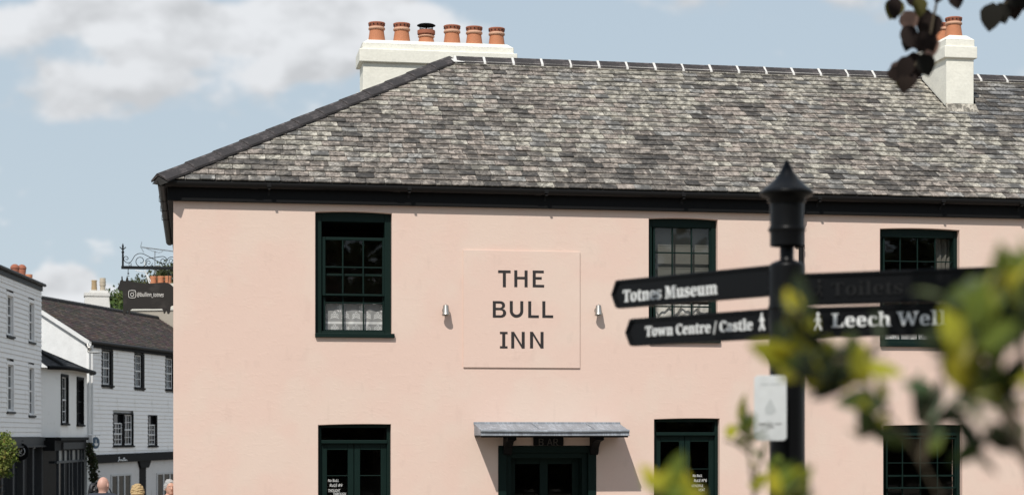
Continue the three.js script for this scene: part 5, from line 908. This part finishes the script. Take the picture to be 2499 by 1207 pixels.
{ // ivy climbing the corner between the shop and the white house
  const t = thing('ivy', 'dark ivy climbing the corner beside the white house', 'ivy'), p = at(222, 1110, 73.2); t.position.set(p.x, groundY(73), p.z);
  part('stem', tube([V(.1, -.1, 0), V(.12, .9, 0), V(.02, 1.8, 0), V(-.08, 2.6, 0)], .03, 20, 6), M.bark, t);
  const im = shade(new THREE.InstancedMesh(leafGeo(.10, .09, .1, .01, 3), whiteLeaf, 900)), r = rng(4); im.name = 'leaves';
  for (let i = 0; i < 900; i++) { const k = r(), w = .10 + .14 * Math.sin(k * 3.1), y = lerp(.75, 3.0, k); Q.setFromEuler(new THREE.Euler(r() * 6, r() * 6, r() * 6)); im.setMatrixAt(i, M4.compose(V(lerp(.24, -.08, k) + (r() + r() - 1) * w, y, (r() - .5) * .2), Q, V(1, 1, 1))); im.setColorAt(i, lin(.025 + .03 * r(), .03 + .035 * r(), .014)); }
  im.userData.kind = 'stuff'; t.add(im);
}
// shrubs close to the lens
const shrubLeaves = [leafGeo(.048, .026, .22, .006, 61), leafGeo(.042, .024, .3, .010, 62), leafGeo(.054, .028, .15, .012, 63), leafGeo(.036, .022, .25, .004, 64)];
const shrubM = [leafM([.40, .39, .02], .5), leafM([.55, .48, .025], .5), leafM([.15, .20, .02], .45), leafM([.05, .075, .015], .35), leafM([.022, .034, .012], .3), leafM([.20, .30, .15], .3)];
const twig = std([.075, .058, .035], .9);
function shrub(label, bx, bZ, sprays, seed, name = 'shrub') {
  const t = thing(name, label, 'shrub'), g = groundY(bZ), r = rng(seed); t.position.set(bx, g, -bZ);
  const o = V(bx, g, -bZ);
  for (const s of sprays) {
    const pts = s.p.map(([px, py, Z]) => at(px, py, Z).sub(o)), root = V((r() - .5) * .12, -.05, (r() - .5) * .12);
    const path = s.from ? pts : [root, root.clone().lerp(pts[0], .45).add(V(0, .25, 0)), ...pts], c = new THREE.CatmullRomCurve3(path, false, 'centripetal');
    part('stem', plain(new THREE.TubeGeometry(c, 26, s.r ?? .0045, 5)), twig, t);
    const t0 = s.from ? .03 : Math.max(.02, 1 - pts.reduce((q, v, i) => q + (i ? v.distanceTo(pts[i - 1]) : 0), 0) / c.getLength());
    for (let i = 0; i < s.n; i++) {
      const k = lerp(t0, 1, (i + r() * .8) / s.n), p = c.getPoint(k), d = c.getTangent(k), w = V(r() * 2 - 1, r() * 2 - .7, r() * 2 - 1).addScaledVector(d, .6).normalize();
      const m = part('leaf', shrubLeaves[Math.floor(r() * 4)], shrubM[s.m[Math.floor(r() * s.m.length)]], t);
      m.position.copy(p).add(V((r() - .5), (r() - .5), (r() - .5)).multiplyScalar(s.spread ?? .02));
      m.quaternion.setFromUnitVectors(V(1, 0, 0), w).multiply(Q.setFromAxisAngle(V(1, 0, 0), r() * 6.28)); m.scale.setScalar((s.s ?? 1) * (.75 + .5 * r()));
    }
  }
  return t;
}
shrub('leafy shrub close to the lens, its sprays crossing the right signpost arms', at(2290, 1000, 2.05).x, 2.05, [
  { p: [[2560, 1260, 2.0], [2480, 1080, 2.0], [2440, 900, 2.0], [2400, 760, 2.0]], n: 54, m: [0, 1, 2, 3, 3, 4], spread: .07, s: 1.0, r: .006 },
  { p: [[2600, 1200, 2.05], [2530, 1000, 2.05], [2490, 850, 2.05], [2480, 720, 2.05]], n: 54, m: [0, 1, 2, 3, 4, 4, 5], spread: .07, s: 1.0 },
  { p: [[2480, 1060, 2.0], [2430, 980, 2.0], [2390, 930, 2.0], [2350, 880, 2.0]], from: 1, n: 26, m: [0, 1, 2, 3, 4], spread: .045, s: .95 },
  { p: [[2440, 900, 2.0], [2395, 850, 2.0], [2360, 800, 2.0], [2350, 840, 2.0]], from: 1, n: 20, m: [0, 1, 3, 4], spread: .04, s: .95 },
  { p: [[2500, 1120, 2.1], [2440, 1060, 2.1], [2400, 1075, 2.1], [2390, 1095, 2.1]], from: 1, n: 7, m: [3, 4, 4], spread: .012, s: .9 },
  { p: [[2500, 1000, 2.0], [2420, 970, 2.0], [2360, 955, 2.0], [2345, 950, 2.0]], from: 1, n: 7, m: [4, 5, 2], spread: .012, s: .9 },
], 71);
shrub('arching shrub branch with yellow-green leaves in front of the post', at(2180, 1100, 2.3).x, 2.3, [
  { p: [[2330, 1290, 2.3], [2250, 1130, 2.3], [2170, 1000, 2.3], [2110, 935, 2.3], [2020, 890, 2.3], [1950, 870, 2.3]], r: .0017, n: 17, m: [0, 1, 2, 3, 4], spread: .022, s: 1.0 },
  { p: [[2110, 930, 2.3], [2060, 880, 2.3], [2010, 890, 2.3], [1940, 890, 2.3]], from: 1, n: 20, m: [0, 1, 1, 2, 3, 4], spread: .026, s: 1.0 },
  { p: [[2020, 890, 2.3], [1985, 850, 2.3], [1958, 800, 2.3], [1940, 755, 2.3]], from: 1, n: 18, m: [0, 1, 3, 4], spread: .022, s: .95 },
  { p: [[2110, 930, 2.3], [2120, 880, 2.3], [2132, 840, 2.3]], from: 1, n: 7, m: [0, 2, 3, 4], spread: .018, s: .95 },
  { p: [[2120, 930, 2.3], [2070, 900, 2.3], [2030, 910, 2.3]], from: 1, n: 14, m: [0, 1, 3, 4, 4], spread: .03, s: 1.0 },
  { p: [[2170, 1000, 2.3], [2130, 970, 2.3], [2125, 1010, 2.3], [2130, 1050, 2.3], [2095, 1065, 2.3]], from: 1, n: 9, m: [0, 2, 3, 3], spread: .012, s: .9 },
  { p: [[2250, 1130, 2.3], [2265, 1040, 2.3], [2265, 990, 2.3], [2250, 965, 2.3]], from: 1, n: 9, m: [5, 3, 2, 4], spread: .022, s: 1.05 },
  { p: [[2265, 1040, 2.3], [2290, 1020, 2.3], [2310, 1000, 2.3]], from: 1, n: 3, m: [4, 3], spread: .01, s: .95 },
], 72);
shrub('thin sprig with small yellow leaves left of the post', at(1830, 1300, 3.4).x, 3.4, [
  { p: [[1850, 1290, 3.4], [1836, 1180, 3.4], [1832, 1110, 3.4], [1822, 1040, 3.4]], n: 10, m: [0, 0, 2, 3], spread: .016, s: 1.0, r: .003 },
  { p: [[1836, 1180, 3.4], [1850, 1140, 3.4], [1862, 1100, 3.4]], from: 1, n: 4, m: [3, 2, 0], spread: .01, s: 1.0, r: .0025 },
  { p: [[1838, 1210, 3.4], [1868, 1170, 3.4], [1885, 1150, 3.4], [1890, 1140, 3.4]], from: 1, n: 6, m: [2, 3, 0], spread: .012, s: 1.0, r: .0025 },
  { p: [[1832, 1110, 3.4], [1800, 1085, 3.4], [1770, 1072, 3.4]], from: 1, n: 4, m: [0, 2, 3], spread: .008, s: .95, r: .0025 },
], 73, 'sprig');
shrub('low tips of a bright green shrub at the bottom edge of the picture', at(1690, 1300, 2.4).x, 2.4, [
  { p: [[1690, 1360, 2.4], [1682, 1300, 2.4], [1672, 1248, 2.4]], n: 9, m: [0, 0, 1, 2, 2], spread: .022, s: 1.05 },
  { p: [[1640, 1330, 2.4], [1620, 1260, 2.4], [1604, 1195, 2.4]], n: 5, m: [0, 1, 2], spread: .012, s: .9 },
  { p: [[1880, 1330, 2.4], [1900, 1270, 2.4], [1915, 1215, 2.4]], n: 8, m: [0, 1, 2, 2], spread: .022, s: 1.0 },
  { p: [[1990, 1340, 2.4], [1975, 1260, 2.4], [1965, 1215, 2.4]], n: 7, m: [2, 3, 0], spread: .02, s: 1.0 },
], 74);
// tree overhead: its crown shades the signpost, one twig hangs into the picture
{
  const t = thing('overhanging_tree', 'copper-leaved tree overhead with twigs hanging in at the top right', 'tree'), o = V(4.6, 0, -5.2); t.position.copy(o);
  const wl = (px, py, Z) => at(px, py, Z).sub(o);
  part('trunk', merge([rod(V(0, -.2, 0), V(-.1, 2.6, 0), .2, .14, 12), rod(V(-.1, 2.6, 0), V(-.6, 4.6, -.4), .14, .09, 10), rod(V(-.6, 4.6, -.4), V(-2.2, 5.3, -1.0), .085, .04, 8), rod(V(-2.2, 5.3, -1.0), V(-3.6, 5.2, -1.0), .04, .018, 7), rod(V(-.6, 4.6, -.4), V(.8, 6.2, -.6), .08, .03, 8)]), M.bark, t);
  const cop = [[.05, .022, .016], [.035, .025, .014], [.06, .04, .02], [.03, .03, .012], [.09, .05, .03]];
  crown(t, 'crown', [-1.9, 5.75, -.9], [2.3, 1.0, 1.5], 2600, leafGeo(.095, .075, .12, .012, 81), cop, whiteLeaf, 82);
  crown(t, 'crown', [-4.37, 4.45, -.98], [.24, .07, .06], 90, leafGeo(.095, .075, .12, .012, 87), cop, whiteLeaf, 88);
  crown(t, 'crown', [-2.95, 4.7, -.42], [.55, .25, .3], 420, leafGeo(.095, .075, .12, .012, 87), cop, whiteLeaf, 89);
  const big = [leafGeo(.088, .078, .15, .012, 83), leafGeo(.078, .066, .25, .02, 84), leafGeo(.10, .08, .1, .016, 85)], lm = [leafM([.020, .012, .010], .15), leafM([.026, .016, .012], .2), leafM([.30, .19, .15], .3), leafM([.10, .09, .02], .4), leafM([.014, .013, .010], .1)];
  const r = rng(86);
  const hang = (path, n, list) => { const c = new THREE.CatmullRomCurve3(path.map((p) => wl(...p)), false, 'centripetal'); part('twig', plain(new THREE.TubeGeometry(c, 24, .005, 5)), twig, t); for (const [px, py, ang, s, m] of list) { const q = part('leaf', big[Math.floor(r() * 3)], lm[m], t); q.position.copy(wl(px, py, 7 + (r() - .5) * .12)); q.rotation.set(Math.PI / 2 + (r() - .5) * .9, 0, 0); q.rotation.order = 'ZXY'; q.rotation.z = ang; q.scale.setScalar(s); } };
  hang([[2330, -170, 7], [2300, -60, 7], [2280, 40, 7], [2265, 110, 7], [2240, 150, 7], [2205, 200, 7]], 0, [
    [2195, -5, -2.0, 1.0, 3], [2180, -10, -1.4, .9, 0], [2225, -25, -1.2, 1.0, 0], [2245, -10, -1.5, .8, 3], [2296, -38, -1.7, .9, 0],
    [2210, 25, -1.2, .95, 2], [2268, 22, -1.9, 1.1, 0], [2276, 30, -1.5, 1.0, 0], [2255, 55, -1.2, .9, 1], [2205, 62, -1.0, 1.0, 0], [2225, 75, -1.8, .8, 4], [2270, 85, -1.5, .9, 2], [2262, 75, -1.9, 1.0, 0], [2262, 84, -1.1, .9, 0],
    [2230, 125, -1.5, 1.15, 0], [2250, 130, -1.2, 1.05, 4], [2220, 135, -1.9, 1.0, 0], [2190, 148, -1.6, .9, 2], [2180, 160, -1.3, .75, 0], [2210, 180, -1.6, .95, 1], [2200, 185, -1.3, .8, 3], [2225, 175, -1.8, .8, 0]]);
  hang([[2560, -160, 7], [2510, -60, 7], [2470, -5, 7], [2440, 20, 7]], 0, [[2425, 5, -1.7, 1.1, 4], [2440, 5, -1.3, .85, 4], [2470, -15, -1.4, 1.0, 0], [2488, -8, -1.7, .9, 0], [2460, -20, -.9, .9, 4], [2500, -25, -1.3, 1.0, 4], [2330, -28, -1.4, .8, 0]]);
}
console.log('built');
renderer.render(scene, camera);
